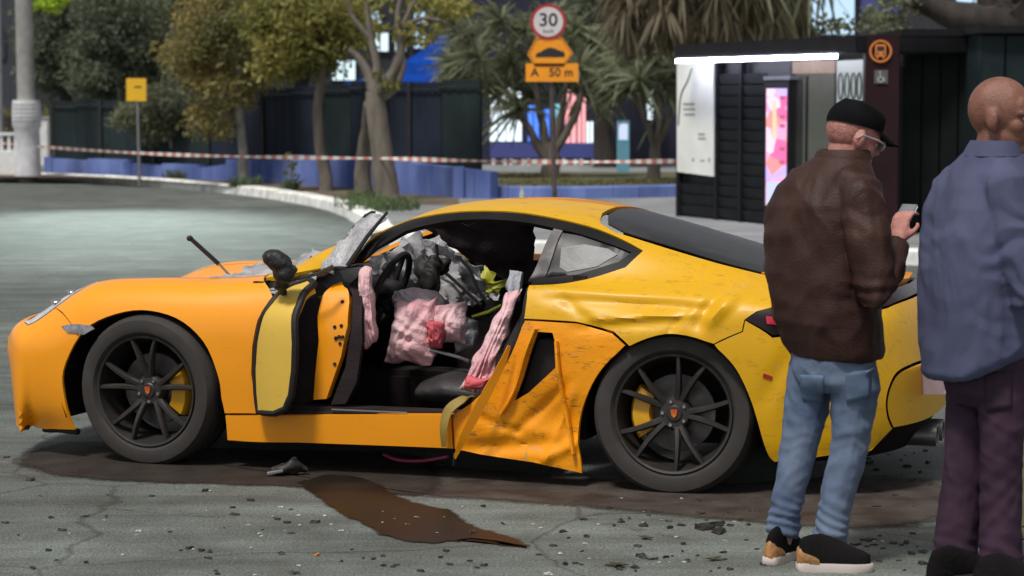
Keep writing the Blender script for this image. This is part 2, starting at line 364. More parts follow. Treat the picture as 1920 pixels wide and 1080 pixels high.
def _herm(x, xs, ys):
    d = np.diff(ys, axis=0) / np.diff(xs)[:, None, None]; h = np.diff(xs)[:, None, None]
    m = np.empty_like(ys); m[1:-1] = (d[:-1] * h[1:] + d[1:] * h[:-1]) / (h[1:] + h[:-1]); m[0] = d[0]; m[-1] = d[-1]
    i = np.clip(np.searchsorted(xs, x) - 1, 0, len(xs) - 2); hh = (xs[i + 1] - xs[i])[:, None, None]; t = ((x - xs[i])[:, None, None]) / hh
    return ((2*t**3-3*t**2+1)*ys[i] + (t**3-2*t**2+t)*hh*m[i] + (-2*t**3+3*t**2)*ys[i+1] + (t**3-t**2)*hh*m[i+1])
def _ss(x): x = np.clip(x, 0, 1); return x * x * (3 - 2 * x)
def gauss(u, z, u0, z0, su, sz, a=0.0):
    c, s = math.cos(a), math.sin(a); x = (u - u0) * c + (z - z0) * s; y = -(u - u0) * s + (z - z0) * c
    return np.exp(-(x / su) ** 2 - (y / sz) ** 2)
def tent(u, z, u0, z0, su, sz, a=0.0):
    c, s = math.cos(a), math.sin(a); x = (u - u0) * c + (z - z0) * s; y = -(u - u0) * s + (z - z0) * c
    return np.maximum(0, 1 - np.abs(y) / sz) * np.maximum(0, 1 - (np.abs(x) / su) ** 3)
def dents(u, z):
    d = 0.022 * gauss(u, z, 2.42, .80, .22, .06, .05) + 0.030 * tent(u, z, 2.63, .79, .11, .045, 1.0) - 0.030 * tent(u, z, 2.70, .82, .13, .05, .85)
    d += 0.020 * tent(u, z, 2.28, .805, .42, .035, -.03) + 0.014 * tent(u, z, 2.30, .715, .30, .03, .10) - .012 * tent(u, z, 2.33, .755, .28, .022, .07)
    d += 0.012 * tent(u, z, 2.05, .77, .12, .03, -.6) + .010 * tent(u, z, 2.50, .73, .10, .025, .9)
    d += 0.03 * gauss(u, z, 1.95, .30, .14, .10) + 0.022 * tent(u, z, 1.75, .17, .25, .05, .1) - .016 * tent(u, z, 2.0, .17, .14, .035, .5) + .010 * tent(u, z, 2.92, .5, .16, .05, 1.1)
    d += .016 * tent(u, z, 1.88, .33, .22, .03, .75) - .014 * tent(u, z, 1.98, .27, .2, .03, 1.2) + .012 * tent(u, z, 1.70, .26, .16, .025, -.3)
    return d
def surf_raw(u, t, near=True):
    u = np.asarray(u, float); t = np.asarray(t, float)
    C = _herm(u, SU, SP)                                              # (k,8,2)
    first = 2 * C[:, 0] - C[:, 1]; last = C[:, 6] * np.array([-1, 1])
    E = np.concatenate([first[:, None], C, last[:, None]], 1)         # 10 points
    i = np.clip(np.floor(t).astype(int), 0, 6); f = (t - i)[:, None]; k = np.arange(len(u))
    a, b, c, d = E[k, i], E[k, i + 1], E[k, i + 2], E[k, i + 3]
    q = 0.5 * (2*b + (c-a)*f + (2*a-5*b+4*c-d)*f**2 + (3*b-a-3*c+d)*f**3)
    v, z = q[:, 0], q[:, 1]
    uu = u + 0.15 * (np.abs(v) / .8) ** 3 * _ss((-.2 - u) / .75) - 0.22 * (np.abs(v) / .8) ** 3 * _ss((u - 2.85) / .62)
    if near: v = v - dents(uu, z)
    return np.stack([uu, v, z], 1)
def surf(u, t, near=True, off=0.0):
    p = surf_raw(u, t, near); e = 1e-3
    du = surf_raw(np.asarray(u) + e, t, near) - surf_raw(np.asarray(u) - e, t, near)
    dt = surf_raw(u, np.asarray(t) + e, near) - surf_raw(u, np.asarray(t) - e, near)
    n = np.cross(dt, du); n /= np.linalg.norm(n, axis=1)[:, None] + 1e-12
    s = np.sign(n[:, 1] * np.maximum(p[:, 1], 0) + n[:, 2] * 0.4 + 1e-9)[:, None]; n = n * np.where(s == 0, 1, s)
    return p + n * off, n
# lookup from photograph position to (u, t) on the near side
_gu, _gt = np.meshgrid(np.linspace(-.942, 3.471, 640), np.linspace(0, 6.6, 300), indexing='ij')
_gp, _gn = surf(_gu.ravel(), _gt.ravel())
_gw = np.array(CAR_O)[None] + _gp[:, :1] * np.array(EU) + _gp[:, 1:2] * np.array(EV) + _gp[:, 2:] * np.array([0, 0, 1.])
_nw = _gn[:, :1] * np.array(EU) + _gn[:, 1:2] * np.array(EV) + _gn[:, 2:] * np.array([0, 0, 1.])
_face = ((np.array([0, 0, CAM_H]) - _gw) * _nw).sum(1) > 0
_d = _c * _gw[:, 1] - _s * (_gw[:, 2] - CAM_H); _up = _s * _gw[:, 1] + _c * (_gw[:, 2] - CAM_H)
_px = 960 + FPX * _gw[:, 0] / _d; _py = 540 - FPX * _up / _d
_fu, _ft = _gu.ravel()[_face], _gt.ravel()[_face]; _fx, _fy = _px[_face], _py[_face]
def pick(px, py):
    k = np.argsort((_fx - px) ** 2 + (_fy - py) ** 2)[:6]
    wgt = 1.0 / (np.hypot(_fx[k] - px, _fy[k] - py) + 0.3)
    if np.ptp(_ft[k]) > 0.4 or np.ptp(_fu[k]) > 0.1: return float(_fu[k[0]]), float(_ft[k[0]])
    return float((_fu[k] * wgt).sum() / wgt.sum()), float((_ft[k] * wgt).sum() / wgt.sum())
def PK(*pts): return [pick(*p) for p in pts]

TS = 0.2       # metres per unit of t, roughly
def inside(poly, x, y):
    p = np.array(poly); x0, y0 = p[:, 0], p[:, 1]; x1, y1 = np.roll(x0, -1), np.roll(y0, -1)
    c = (y0[None] > y[:, None]) != (y1[None] > y[:, None])
    with np.errstate(divide='ignore', invalid='ignore'):
        xi = (x1 - x0)[None] * (y[:, None] - y0[None]) / (y1 - y0)[None] + x0[None]
    return (np.sum(c & (x[:, None] < xi), 1) % 2) == 1
def densify(poly, step):
    out = []
    for a, b in zip(poly, poly[1:] + poly[:1]):
        k = max(1, int(math.hypot(b[0] - a[0], b[1] - a[1]) / step))
        out += [(a[0] + (b[0] - a[0]) * i / k, a[1] + (b[1] - a[1]) * i / k) for i in range(k)]
    return out
def inset(poly, d):
    p = [Vector((x, y)) for x, y in poly]; area = sum(a.x * b.y - b.x * a.y for a, b in zip(p, p[1:] + p[:1])); sg = 1 if area > 0 else -1; out = []
    for i in range(len(p)):
        a, b, c = p[i - 1], p[i], p[(i + 1) % len(p)]
        e1 = (b - a).normalized() if (b - a).length > 1e-6 else Vector((1, 0)); e2 = (c - b).normalized() if (c - b).length > 1e-6 else e1
        nn = Vector((-e1.y, e1.x)) + Vector((-e2.y, e2.x)); nn = nn.normalized() if nn.length > 1e-6 else Vector((-e1.y, e1.x))
        q = b + nn * d * sg; out.append((q.x, q.y))
    return out
def panel(name, poly, material, parent, holes=(), thick=0.012, sides='n', off=0.0, gap=0.003, du=0.03, dt=0.03, inner=None, fn=None):
    """body panel: an outline in (u, t) cut out of the body surface, with real thickness"""
    P0 = densify([(u, t * TS) for u, t in poly], 0.03)
    top = [abs(y - 7 * TS) < 1e-5 for _, y in P0]
    P1 = inset(P0, gap) if gap else P0
    P1 = [(x, 7 * TS) if tp else (x, y) for (x, y), tp in zip(P1, top)]
    HH = [densify([(u, t * TS) for u, t in h], 0.025) for h in holes]
    pts = list(P1); edges = [(i, (i + 1) % len(P1)) for i in range(len(P1))]
    for h in HH:
        o = len(pts); pts += h; edges += [(o + i, o + (i + 1) % len(h)) for i in range(len(h))]
    a = np.array(P1); x0, y0 = a.min(0); x1, y1 = a.max(0)
    gx, gy = np.meshgrid(np.arange(x0 + du * .5, x1, du), np.arange(y0 + dt * .5, y1, dt)); gx = gx.ravel().copy(); gy = gy.ravel()
    gx += (np.round(gy / dt) % 2) * du * .5
    ok = inside(P1, gx, gy)
    for h in HH: ok &= ~inside(h, gx, gy)
    allb = np.array(pts); gx, gy = gx[ok], gy[ok]
    if len(gx):
        dm = np.min((gx[:, None] - allb[None, :, 0]) ** 2 + (gy[:, None] - allb[None, :, 1]) ** 2, 1); k = dm > (du * .45) ** 2; gx, gy = gx[k], gy[k]
    pts = [Vector(p) for p in pts] + [Vector((x, y)) for x, y in zip(gx, gy)]
    r = delaunay_2d_cdt(pts, edges, [], 0, 1e-6); q = np.array([[p.x, p.y] for p in r[0]]); tri = np.array([f for f in r[2] if len(f) == 3])
    cen = q[tri].mean(1); ok = inside(P1, cen[:, 0], cen[:, 1])
    for h in HH: ok &= ~inside(h, cen[:, 0], cen[:, 1])
    tri = tri[ok]; uu = np.clip(q[:, 0], -.9429, 3.4719); tt = np.clip(q[:, 1] / TS, 0, 7)
    V, N, F = [], [], []
    for s in sides:
        p, n = surf(uu, tt, s == 'n', off)
        if fn and s == 'n': p = fn(p, n)
        tr = tri
        if s == 'f': p = p * np.array([1, -1, 1]); n = n * np.array([1, -1, 1])
        o = sum(len(x) for x in V); V.append(p); N.append(n); F.append(tr + o)
    V = np.concatenate(V); N = np.concatenate(N); F = np.concatenate(F)
    key = {}; rm = np.arange(len(V))
    for i, p in enumerate(V):
        if abs(p[1]) < 2e-4:
            kk = (round(p[0], 3), round(p[2], 3)); rm[i] = key.setdefault(kk, i)
    F = rm[F]; used = np.unique(F); ix = -np.ones(len(V), int); ix[used] = np.arange(len(used)); V, N, F = V[used], N[used], ix[F]
    V = np.stack([V[:, 0], -V[:, 1], V[:, 2]], 1); N = np.stack([N[:, 0], -N[:, 1], N[:, 2]], 1)
    fn_ = np.cross(V[F[:, 1]] - V[F[:, 0]], V[F[:, 2]] - V[F[:, 0]]); flip = (fn_ * N[F].mean(1)).sum(1) < 0; F[flip] = F[flip][:, ::-1]
    nV = len(V); faces = [tuple(f) for f in F]; mi = [0] * len(faces)
    if thick:
        cnt = {}
        for f in F:
            for i in range(3):
                e = (f[i], f[(i + 1) % 3]); cnt[e] = cnt.get(e, 0) + 1
        be = [e for e in cnt if (e[1], e[0]) not in cnt]
        faces += [tuple(x + nV for x in f[::-1]) for f in F]; mi += [1] * len(F)
        faces += [(b_, a_, a_ + nV, b_ + nV) for a_, b_ in be]; mi += [0] * len(be)
        V = np.concatenate([V, V - N * thick])
    me = bpy.data.meshes.new(name); me.from_pydata(V.tolist(), [], faces); me.update()
    me.materials.append(material); me.materials.append(inner or M_BLACK)
    me.polygons.foreach_set('material_index', mi); me.polygons.foreach_set('use_smooth', [True] * len(faces)); me.set_sharp_from_angle(angle=R(40))
    o = bpy.data.objects.new(name, me); COL.objects.link(o); o.parent = parent
    return o

def paint_material(name, scuff=0.0, dust=0.15, BASE=(0.84, 0.30, 0.002)):
    m = bpy.data.materials.new(name); m.use_nodes = True; nt = m.node_tree; n = nt.nodes; l = nt.links; b = n['Principled BSDF']
    tc = n.new('ShaderNodeTexCoord')
    def nz(sc, det, st=None, rough=0.6):
        q = n.new('ShaderNodeTexNoise'); q.inputs['Scale'].default_value = sc; q.inputs['Detail'].default_value = det; q.inputs['Roughness'].default_value = rough
        if st:
            mp = n.new('ShaderNodeMapping'); mp.inputs['Scale'].default_value = st; l.new(tc.outputs['Object'], mp.inputs['Vector']); l.new(mp.outputs['Vector'], q.inputs['Vector'])
        else: l.new(tc.outputs['Object'], q.inputs['Vector'])
        return q.outputs['Fac']
    def rg(src, a, bb, ta=0.0, tb=1.0):
        r = n.new('ShaderNodeMapRange'); r.inputs['From Min'].default_value = a; r.inputs['From Max'].default_value = bb
        r.inputs['To Min'].default_value = ta; r.inputs['To Max'].default_value = tb; l.new(src, r.inputs['Value']); return r.outputs['Result']
    def mix(f, a, c):
        x = n.new('ShaderNodeMix'); x.data_type = 'RGBA'; l.new(f, x.inputs[0])
        if isinstance(a, tuple): x.inputs[6].default_value = (*a, 1)
        else: l.new(a, x.inputs[6])
        x.inputs[7].default_value = (*c, 1); return x.outputs[2]
    base = mix(rg(nz(3, 3), .3, .7), BASE, tuple(c * 1.05 for c in BASE))
    base = mix(rg(nz(14, 8, rough=.75), .58, .8, 0, dust), base, (0.16, 0.11, 0.05))            # road grime
    if scuff:
        base = mix(rg(nz(9, 9, (1, 1, 2.2), .8), .55, .63, 0, scuff), base, (0.10, 0.065, 0.03))
        base = mix(rg(nz(26, 6, (.22, 1, 1.6), .7), .62, .68, 0, scuff), base, (0.05, 0.04, 0.035))
    if scuff:
        base = mix(rg(nz(34, 5, (.12, 1, 1.3), .6), .655, .68, 0, min(1, scuff * 1.2)), base, (0.34, 0.33, 0.31))     # bare metal and primer
        base = mix(rg(nz(19, 6, (1.4, 1, .3), .6), .67, .70, 0, scuff), base, (0.42, 0.27, 0.10))
    base = mix(rg(nz(60, 6, (.08, 1, 1), .5), .68, .72, 0, .25), base, (0.30, 0.17, 0.03))           # hairline scratches
    l.new(base, b.inputs['Base Color']); b.inputs['Roughness'].default_value = 0.45; b.inputs['Specular IOR Level'].default_value = .35; b.inputs['Coat Weight'].default_value = 0.5 if not scuff else 0.12
    b.inputs['Coat Roughness'].default_value = 0.06 if not scuff else 0.3
    bp = n.new('ShaderNodeBump'); bp.inputs['Strength'].default_value = 0.02 if scuff < .5 else 0.2; bp.inputs['Distance'].default_value = 0.02
    l.new(nz(5 if not scuff else 16, 4), bp.inputs['Height']); l.new(bp.outputs['Normal'], b.inputs['Normal'])
    return m
M_PAINT = paint_material('yellow_car_paint'); M_SCUFF = paint_material('scuffed_yellow_paint', 0.75, 0.3); M_GRIMY_TINTED = paint_material('grimy_yellow_paint', 0.3, 0.45, (0.64, 0.34, 0.002))  # grimy copy: real grime, plus the rear's yellower, dimmer light in its base
M_GLOSSBLK = mat('gloss_black_trim', (0.010, 0.009, 0.009), 0.5, var=0.3, spec=.15)
M_LINING = mat('cabin_lining', (0.030, 0.022, 0.023), 0.95, var=0.3, bump=0.2, spec=.1)
M_GLASSD = mat('dark_dusty_glass', (0.020, 0.020, 0.021), 0.4, var=0.5, vscale=9, col2=(0.045, 0.043, 0.043), mask=(.45, .75), rvar=.1, spec=.25)
M_DUSTGL = mat('dusty_shattered_glass', (0.13, 0.125, 0.125), 0.5, vscale=9, col2=(0.23, 0.225, 0.225), mask=(.3, .7), bump=.1, bscale=60, detail=8)

# ---- outlines
AF = PK((140, 806), (122, 750), (119, 695), (148, 632), (200, 595), (265, 582), (330, 597), (380, 640), (406, 700), (414, 745), (419, 820))
AR = PK((1092, 880), (1086, 800), (1104, 735), (1135, 685), (1180, 650), (1250, 627), (1320, 640), (1365, 675), (1390, 712), (1412, 765), (1428, 820), (1442, 858))
def sp2(pts, n=4): return [(p.x, p.y) for p in spline([Vector((x, y, 0)) for x, y in pts], n)]
AFd = sp2(AF); ARd = sp2(AR)
HL = [(-.83, 4.3), (-.70, 4.85), (-.50, 5.05), (-.37, 4.80), (-.45, 4.5), (-.62, 4.15), (-.80, 3.95)]     # head lamp
HOODL = [(-.80, 5.05), (-.64, 5.25), (-.40, 5.28), (-.1, 5.3), (.25, 5.32), (.46, 5.4)]                  # bonnet side shut line
DOOR_F = PK((512, 556), (484, 600), (474, 650), (472, 700), (478, 740), (483, 776))
WIN_TOP = PK((663, 492), (690, 455), (745, 420), (800, 405), (860, 397), (930, 396), (1010, 404), (1100, 424), (1160, 447), (1205, 470))
WIN_TOP = sp2(WIN_TOP, 3)
WIN_BOT = PK((1172, 500), (1085, 526), (992, 535))
OPEN_R = PK((986, 560), (980, 598))
LOW_R = PK((968, 640), (935, 700), (880, 755), (862, 776))

# front
bump_seam = [HL[-2], (AF[3][0] - .02, AF[3][1] + .12)]
panel('front_bumper', [(-.9429, 0.0), (-.9429, 7), (-.82, 7), HOODL[0], HL[0], HL[-1], HL[-2]] + AFd[12::-1] + [(-.6, 0.0)], M_PAINT, car, sides='nf')
fender = [HL[-2], HL[4], HL[3], HL[2], HL[1], HOODL[1]] + HOODL[2:] + [(.50, 5.0)] + DOOR_F + [pick(421, 776)] + AFd[36:11:-1]
panel('front_fender', fender, M_PAINT, car)
tag(panel('front_fender', fender, M_PAINT, car, sides='f'))
panel('bonnet', [(-.82, 7), HOODL[0]] + HOODL[1:] + [(.46, 7)], M_PAINT, car, sides='nf')
hl = panel('headlight', HL, mat('headlight_lens', (0.35, 0.36, 0.38), 0.08, coat=0.8, var=0.3, vscale=20, col2=(0.75, 0.76, 0.78)), car, off=0.004)
panel('headlight', HL, MATS['headlight_lens'], car, sides='f', off=0.004)
m = MB()
for u_, t_, r_ in ((-.62, 4.55, .035), (-.53, 4.75, .03)):
    p, nn = surf(np.array([u_]), np.array([t_]), True, 0.006); m.ell(L(*p[0]), (r_, r_, r_ * .4), nu=12, nv=6)
m.build('lamp_lens', mat('lamp_chrome', (.5, .5, .5), .12, metal=.9), hl)
mk = panel('side_marker', PK((116, 612), (128, 624), (158, 628), (176, 617), (172, 611)), mat('marker_lens', (0.20, 0.20, 0.22), 0.1, coat=0.6, var=.4, vscale=30), car, off=0.005, gap=0)
m = MB(); lip = [surf(np.array([u_]), np.array([0.0]), True, 0)[0][0] for u_ in np.linspace(-.9, -.45, 14)]
m.tube([L(p[0], p[1] - .03, p[2] - .004) for p in lip[5:]], 0.016, 6); m.build('front_lip', M_BLACK, car)
# sill
sill_poly = PK((422, 778), (500, 778), (700, 777), (846, 777), (850, 842), (700, 836), (560, 831), (426, 826))
panel('sill', sill_poly, M_PAINT, car, thick=0.05)
panel('sill', sill_poly, M_PAINT, car, sides='f', thick=0.05)
# windscreen edge, roof and rear side: one pressed shell
SCREEN = [(.47, 5.45), (.56, 5.75), (.66, 6.02), (.80, 6.09), (1.0, 6.12), (1.14, 6.24), (1.22, 6.55), (1.25, 7)]
HATCH = [(1.98, 7), (2.00, 6.5), (2.04, 6.14), (2.12, 5.98), (2.35, 5.85), (2.62, 5.72), (2.92, 5.62), (3.10, 5.6)]
TAIL = PK((1397, 600), (1420, 584), (1455, 575))
deck_r = [(3.30, 5.5), (3.28, 4.8), (3.12, 4.3)]
shell = SCREEN + HATCH + [(3.30, 5.55)] + [(3.30, 4.9), (3.10, 4.35), (2.98, 4.1)] + TAIL[::-1] + PK((1392, 622), (1338, 646))[:2] + ARd[24:15:-1] + PK((1150, 622), (1080, 604)) + OPEN_R[::-1] + WIN_BOT[::-1] + WIN_TOP[::-1] + [(.62, 5.15), (.50, 5.05)]
panel('body_shell', shell, M_GRIMY_TINTED, car, sides='n', thick=0.02, inner=M_LINING, du=.018, dt=.018)
panel('body_shell', shell, M_PAINT, car, sides='f', thick=0.02, inner=M_LINING)
# window surround (gloss black) and rear quarter glass
WT2 = PK((676, 492), (706, 464), (760, 432), (850, 412), (910, 410), (1000, 418), (1090, 438), (1150, 458), (1184, 472))
WB2 = PK((1160, 490), (1085, 513), (1000, 521))
ringp = WIN_TOP + WIN_BOT + WB2[::-1] + WT2[::-1]
for sd_ in 'nf': panel('window_surround', ringp, M_GLOSSBLK, car, sides=sd_, off=-0.004, gap=0, thick=.02)
qg = PK((1052, 432), (1100, 440), (1150, 458), (1186, 472), (1160, 491), (1085, 515), (1012, 523))
panel('quarter_window', qg, M_GLASSD, car, off=-0.014, gap=0, thick=.006)
panel('quarter_window', qg, M_GLASSD, car, sides='f', off=-0.014, gap=0, thick=.006)
panel('window_dust', PK((1052, 462), (1095, 455), (1140, 463), (1158, 474), (1120, 497), (1062, 508), (1048, 500)), M_DUSTGL, car, off=-0.011, gap=0, thick=.002)
bp_ = PK((1040, 424), (1056, 428), (1018, 522), (990, 524))
panel('pillar_trim', bp_, mat('grey_scuffed_trim', (0.06, 0.055, 0.055), .6, var=.4, vscale=14, col2=(.22, .20, .20), mask=(.4, .75)), car, off=-0.006, gap=0)
panel('pillar_trim', bp_, M_BLACK, car, sides='f', off=-0.006, gap=0)
# torn lower side with the air intake
low_poly = PK((984, 600), (1080, 606), (1148, 624), (1172, 648)) + ARd[14::-1] + PK((1092, 888), (1000, 868), (900, 853), (852, 843), (848, 778), (880, 757), (935, 702), (966, 640))
intake = PK((1008, 622), (1036, 624), (1043, 650), (1041, 690), (1022, 708), (990, 738), (965, 752), (978, 715), (992, 668))
low = panel('side_panel', low_poly, M_SCUFF, car, holes=[intake], thick=0.015, du=.015, dt=.015)
low['label'] = 'torn and scuffed side panel with air intake ahead of the rear wheel'
panel('side_panel', low_poly, M_PAINT, car, sides='f', holes=[intake], thick=0.015)
p_, n_ = surf(*[np.array(x) for x in zip(*PK((1000, 640), (1035, 640), (1040, 700), (970, 750)))], True, -0.06)
m = MB(); m.add([L(*q) for q in p_] + [L(q[0], q[1] - .12, q[2]) for q in p_], [(0, 1, 2, 3), (0, 4, 5, 1), (1, 5, 6, 2), (2, 6, 7, 3), (3, 7, 4, 0), (4, 7, 6, 5)])
m.build('intake_duct', M_BLACK, low, smooth=0)
# crumpled flange lips round the tear
m = MB()
for a in ([(1004, 616), (988, 660), (972, 712), (958, 748), (940, 775)], [(1044, 640), (1050, 700), (1062, 770), (1078, 850)]):
    pts = []
    for i, q in enumerate(a):
        p, _n = surf(*[np.array([x]) for x in pick(*q)], True, 0.008 + .008 * (i % 2)); pts.append(L(*p[0]))
    m.tube(spline(pts, 5), [(.010, .016)] * (5 * (len(a) - 1) + 1), 6)
m.build('bent_flange', M_SCUFF, low)
# door frame flange: dark seal running down the rear edge of the opening
m = MB(); pts = []
for q in ((992, 537), (986, 562), (980, 600), (966, 642), (934, 703), (880, 757)):
    p, _n = surf(*[np.array([x]) for x in pick(*q)], True, -0.012); pts.append(L(*p[0]))
m.tube(spline(pts, 6), 0.014, 8); m.build('door_seal', M_BLACK, car)
# peeled strip hanging from the sill, and the buckled sill end
def ribbon(pts, widths, twist, th, name, material, parent, n=6):
    P = spline(pts, n); k = len(P); rings = []
    for i, p in enumerate(P):
        d = (P[min(i + 1, k - 1)] - P[max(i - 1, 0)]).normalized(); f = i / (k - 1)
        a = twist[0] + (twist[1] - twist[0]) * f; x = Vector((1, 0, 0)); x = (x - d * x.dot(d)).normalized(); y = d.cross(x)
        e = x * math.cos(a) + y * math.sin(a); nn = d.cross(e); wd = np.interp(f, np.linspace(0, 1, len(widths)), widths)
        rings.append([p + e * wd / 2 + nn * th / 2, p - e * wd / 2 + nn * th / 2, p - e * wd / 2 - nn * th / 2, p + e * wd / 2 - nn * th / 2])
    m = MB(); m.rings(rings); return m.build(name, material, parent, smooth=30)
s1 = ribbon([onL(852, 860, .93), onL(872, 815, .95), (onL(905, 752, .95)), onL(940, 685, .93), onL(955, 648, .92)], [.012, .036, .046, .034, .015], (0.2, .9), .004, 'peeled_strip', M_PAINT, car)
s1['label'] = 'thin strip of yellow bodywork peeled up along the opening'
ribbon([onL(832, 838, .905), onL(832, 800, .91), onL(842, 768, .90), onL(870, 748, .88), onL(888, 744, .86)], [.02, .035, .045, .05, .03], (.3, -.6), .006, 'peeled_strip', mat('olive_primer', (.25, .17, .03), .5, var=.3), car)
# rear
tl = [TAIL[0], TAIL[1], TAIL[2], (2.98, 4.1), (3.10, 4.35), (3.16, 4.35), (3.22, 3.7), (3.05, 3.3), (2.92, 3.15)]
M_TAIL = mat('smoked_lens', (0.012, 0.006, 0.008), 0.3, coat=0.1, var=.3, spec=.25)
tlo = panel('tail_light', tl, M_TAIL, car, off=0.004); panel('tail_light', tl, M_TAIL, car, sides='f', off=0.004)
rl = PK((1436, 594), (1462, 597), (1476, 604), (1460, 610), (1438, 608)); panel('red_reflector', rl, mat('red_lens', (.45, .015, .04), .15, coat=.5), tlo, off=0.01, gap=0, thick=.004)
bar = [(3.18, 4.4), (3.31, 4.9), (3.32, 5.5), (3.34, 7), (3.385, 7), (3.385, 5.4), (3.36, 4.6), (3.24, 3.75)]
lb = panel('light_strip', bar, M_TAIL, car, sides='nf')
sp_poly = [(3.10, 5.62), (3.30, 5.56), (3.335, 7), (3.12, 7)]
panel('spoiler', sp_poly, M_PAINT, car, sides='nf', off=0.02, thick=0.03)
p, nn = surf(np.array([3.395, 3.395]), np.array([6.7, 6.0]), True, 0.006)
rb = [TAIL[0], (2.92, 3.12), (3.05, 3.27), (3.23, 3.68), (3.37, 4.5), (3.388, 5.3), (3.39, 7), (3.4719, 7), (3.4719, 3.5), (3.4719, 0), (3.3, .1)] + [(2.93, .05)] + ARd[44:25:-1] + PK((1338, 646), (1392, 622))
tag(panel('rear_bumper', rb, M_GRIMY_TINTED, car, sides='nf'))
rl_ = PK((1432, 700), (1448, 706), (1446, 712), (1430, 706)); panel('side_reflector', rl_, MATS['red_lens'], car, off=.004, gap=0, thick=.003)
# curved faces closing the nose and the tail
def fascia(name, u_end, sgn, bend, material):
    p, _n = surf(np.full(22, u_end), np.linspace(0, 7, 22), False, 0.0); rows = []
    for _u, v_, z_ in p:
        v_ = max(v_, .02); row = []
        for w_ in np.linspace(1, -1, 25):
            x = v_ * w_; row.append(L(u_end - sgn * bend * (abs(x) / .8) ** 3 + sgn * .012 * (1 - w_ * w_), x, z_))
        rows.append(row)
    m = MB(); m.rings(rows, cap=False, closed=False); return m.build(name, material, car, 60)
fascia('tail_face', 3.4715, 1, .22, M_GRIMY_TINTED); fascia('nose_face', -.9425, -1, .15, M_PAINT)
# rear diffuser, exhaust
m = MB(); prof = []
for v_ in np.linspace(-.64, .64, 17):
    q_ = (abs(v_) / .8) ** 2.2; prof.append([L(3.44 - .34 * q_, v_, .34), L(3.46 - .36 * q_, v_, .27), L(3.36 - .36 * q_, v_, .14), L(2.95, v_, .125), L(2.95, v_, .32)])
m.rings(prof); m.build('diffuser', mat('diffuser_plastic', (0.012, 0.007, 0.007), .7, var=.3, spec=.1), car, smooth=40)
for s_ in (-.09, .09):
    m = MB(); m.lathe([(.044, 0), (.05, .0), (.05, .16), (.04, .16), (.04, .02)], Matrix.Translation(L(3.33, s_, .19)) @ Matrix.Rotation(math.pi / 2, 4, 'Y'), 20, True); m.build('exhaust_pipe', M_STEEL, car)
# hatch glass, frame
hg = [(2.0, 7), (2.02, 6.5), (2.07, 6.17), (2.15, 6.03), (2.35, 5.93), (2.6, 5.82), (2.78, 5.78), (2.86, 6.2), (2.88, 7)]
panel('rear_window', hg, M_GLASSD, car, sides='nf', off=-0.004, thick=.006)
tr = [(2.78, 5.75), (2.92, 5.66), (3.095, 5.64), (3.115, 7), (2.885, 7), (2.865, 6.2)]
panel('engine_lid', tr, M_PAINT, car, sides='nf')
# license plate, hanging askew
xx = Vector((-.48, .86, -.12)).normalized(); zz = Vector((.86, .48, .05)).normalized(); yy = zz.cross(xx).normalized()
Mp = frame(L(3.485, .40, .475), xx, yy, zz)
pl = MB().prism([(-.2, -.065), (.2, -.065), (.2, .065), (-.2, .065)], Mp, .006).build('licence_plate', mat('plate_base', (.42, .34, .42), .5, var=.1), car, smooth=0)
MB().prism([(-.196, .03), (.196, .03), (.196, .06), (-.196, .06)], Mp @ Matrix.Translation((0, 0, .006)), .002).build('plate_band', mat('plate_blue', (.05, .04, .22), .5), pl, smooth=0)
for i in range(7):
    x = -.17 + i * .055 + (.01 if i > 2 else 0); m = MB(); T = Mp @ Matrix.Translation((x, -.018, .006))
    for (a, b, c, d) in ([(-.016, -.035, -.008, .035), (.006, -.035, .014, .03)] if i % 2 else [(-.016, -.035, -.008, .035), (-.016, .027, .014, .035), (.006, -.02, .014, .035)]):
        m.prism([(a, b), (c, b), (c, d), (a, d)], T, .002)
    m.build('plate_character', mat('plate_ink', (.22, .02, .06), .5), pl, smooth=0)
# lettering across the tail strip
pl_, nl_ = surf(np.array([3.365]), np.array([7.0]), True, .006)
text_obj('lettering', 'PORSCHE', .055, frame(L(3.392, 0.0, .775), Vector((0, -1, 0)) * -1, Vector((-.3, 0, 1)).normalized(), Vector((1, 0, .3)).normalized()), mat('letter_chrome', (.45, .12, .10), .35, metal=.3), lb, xs=2.0)

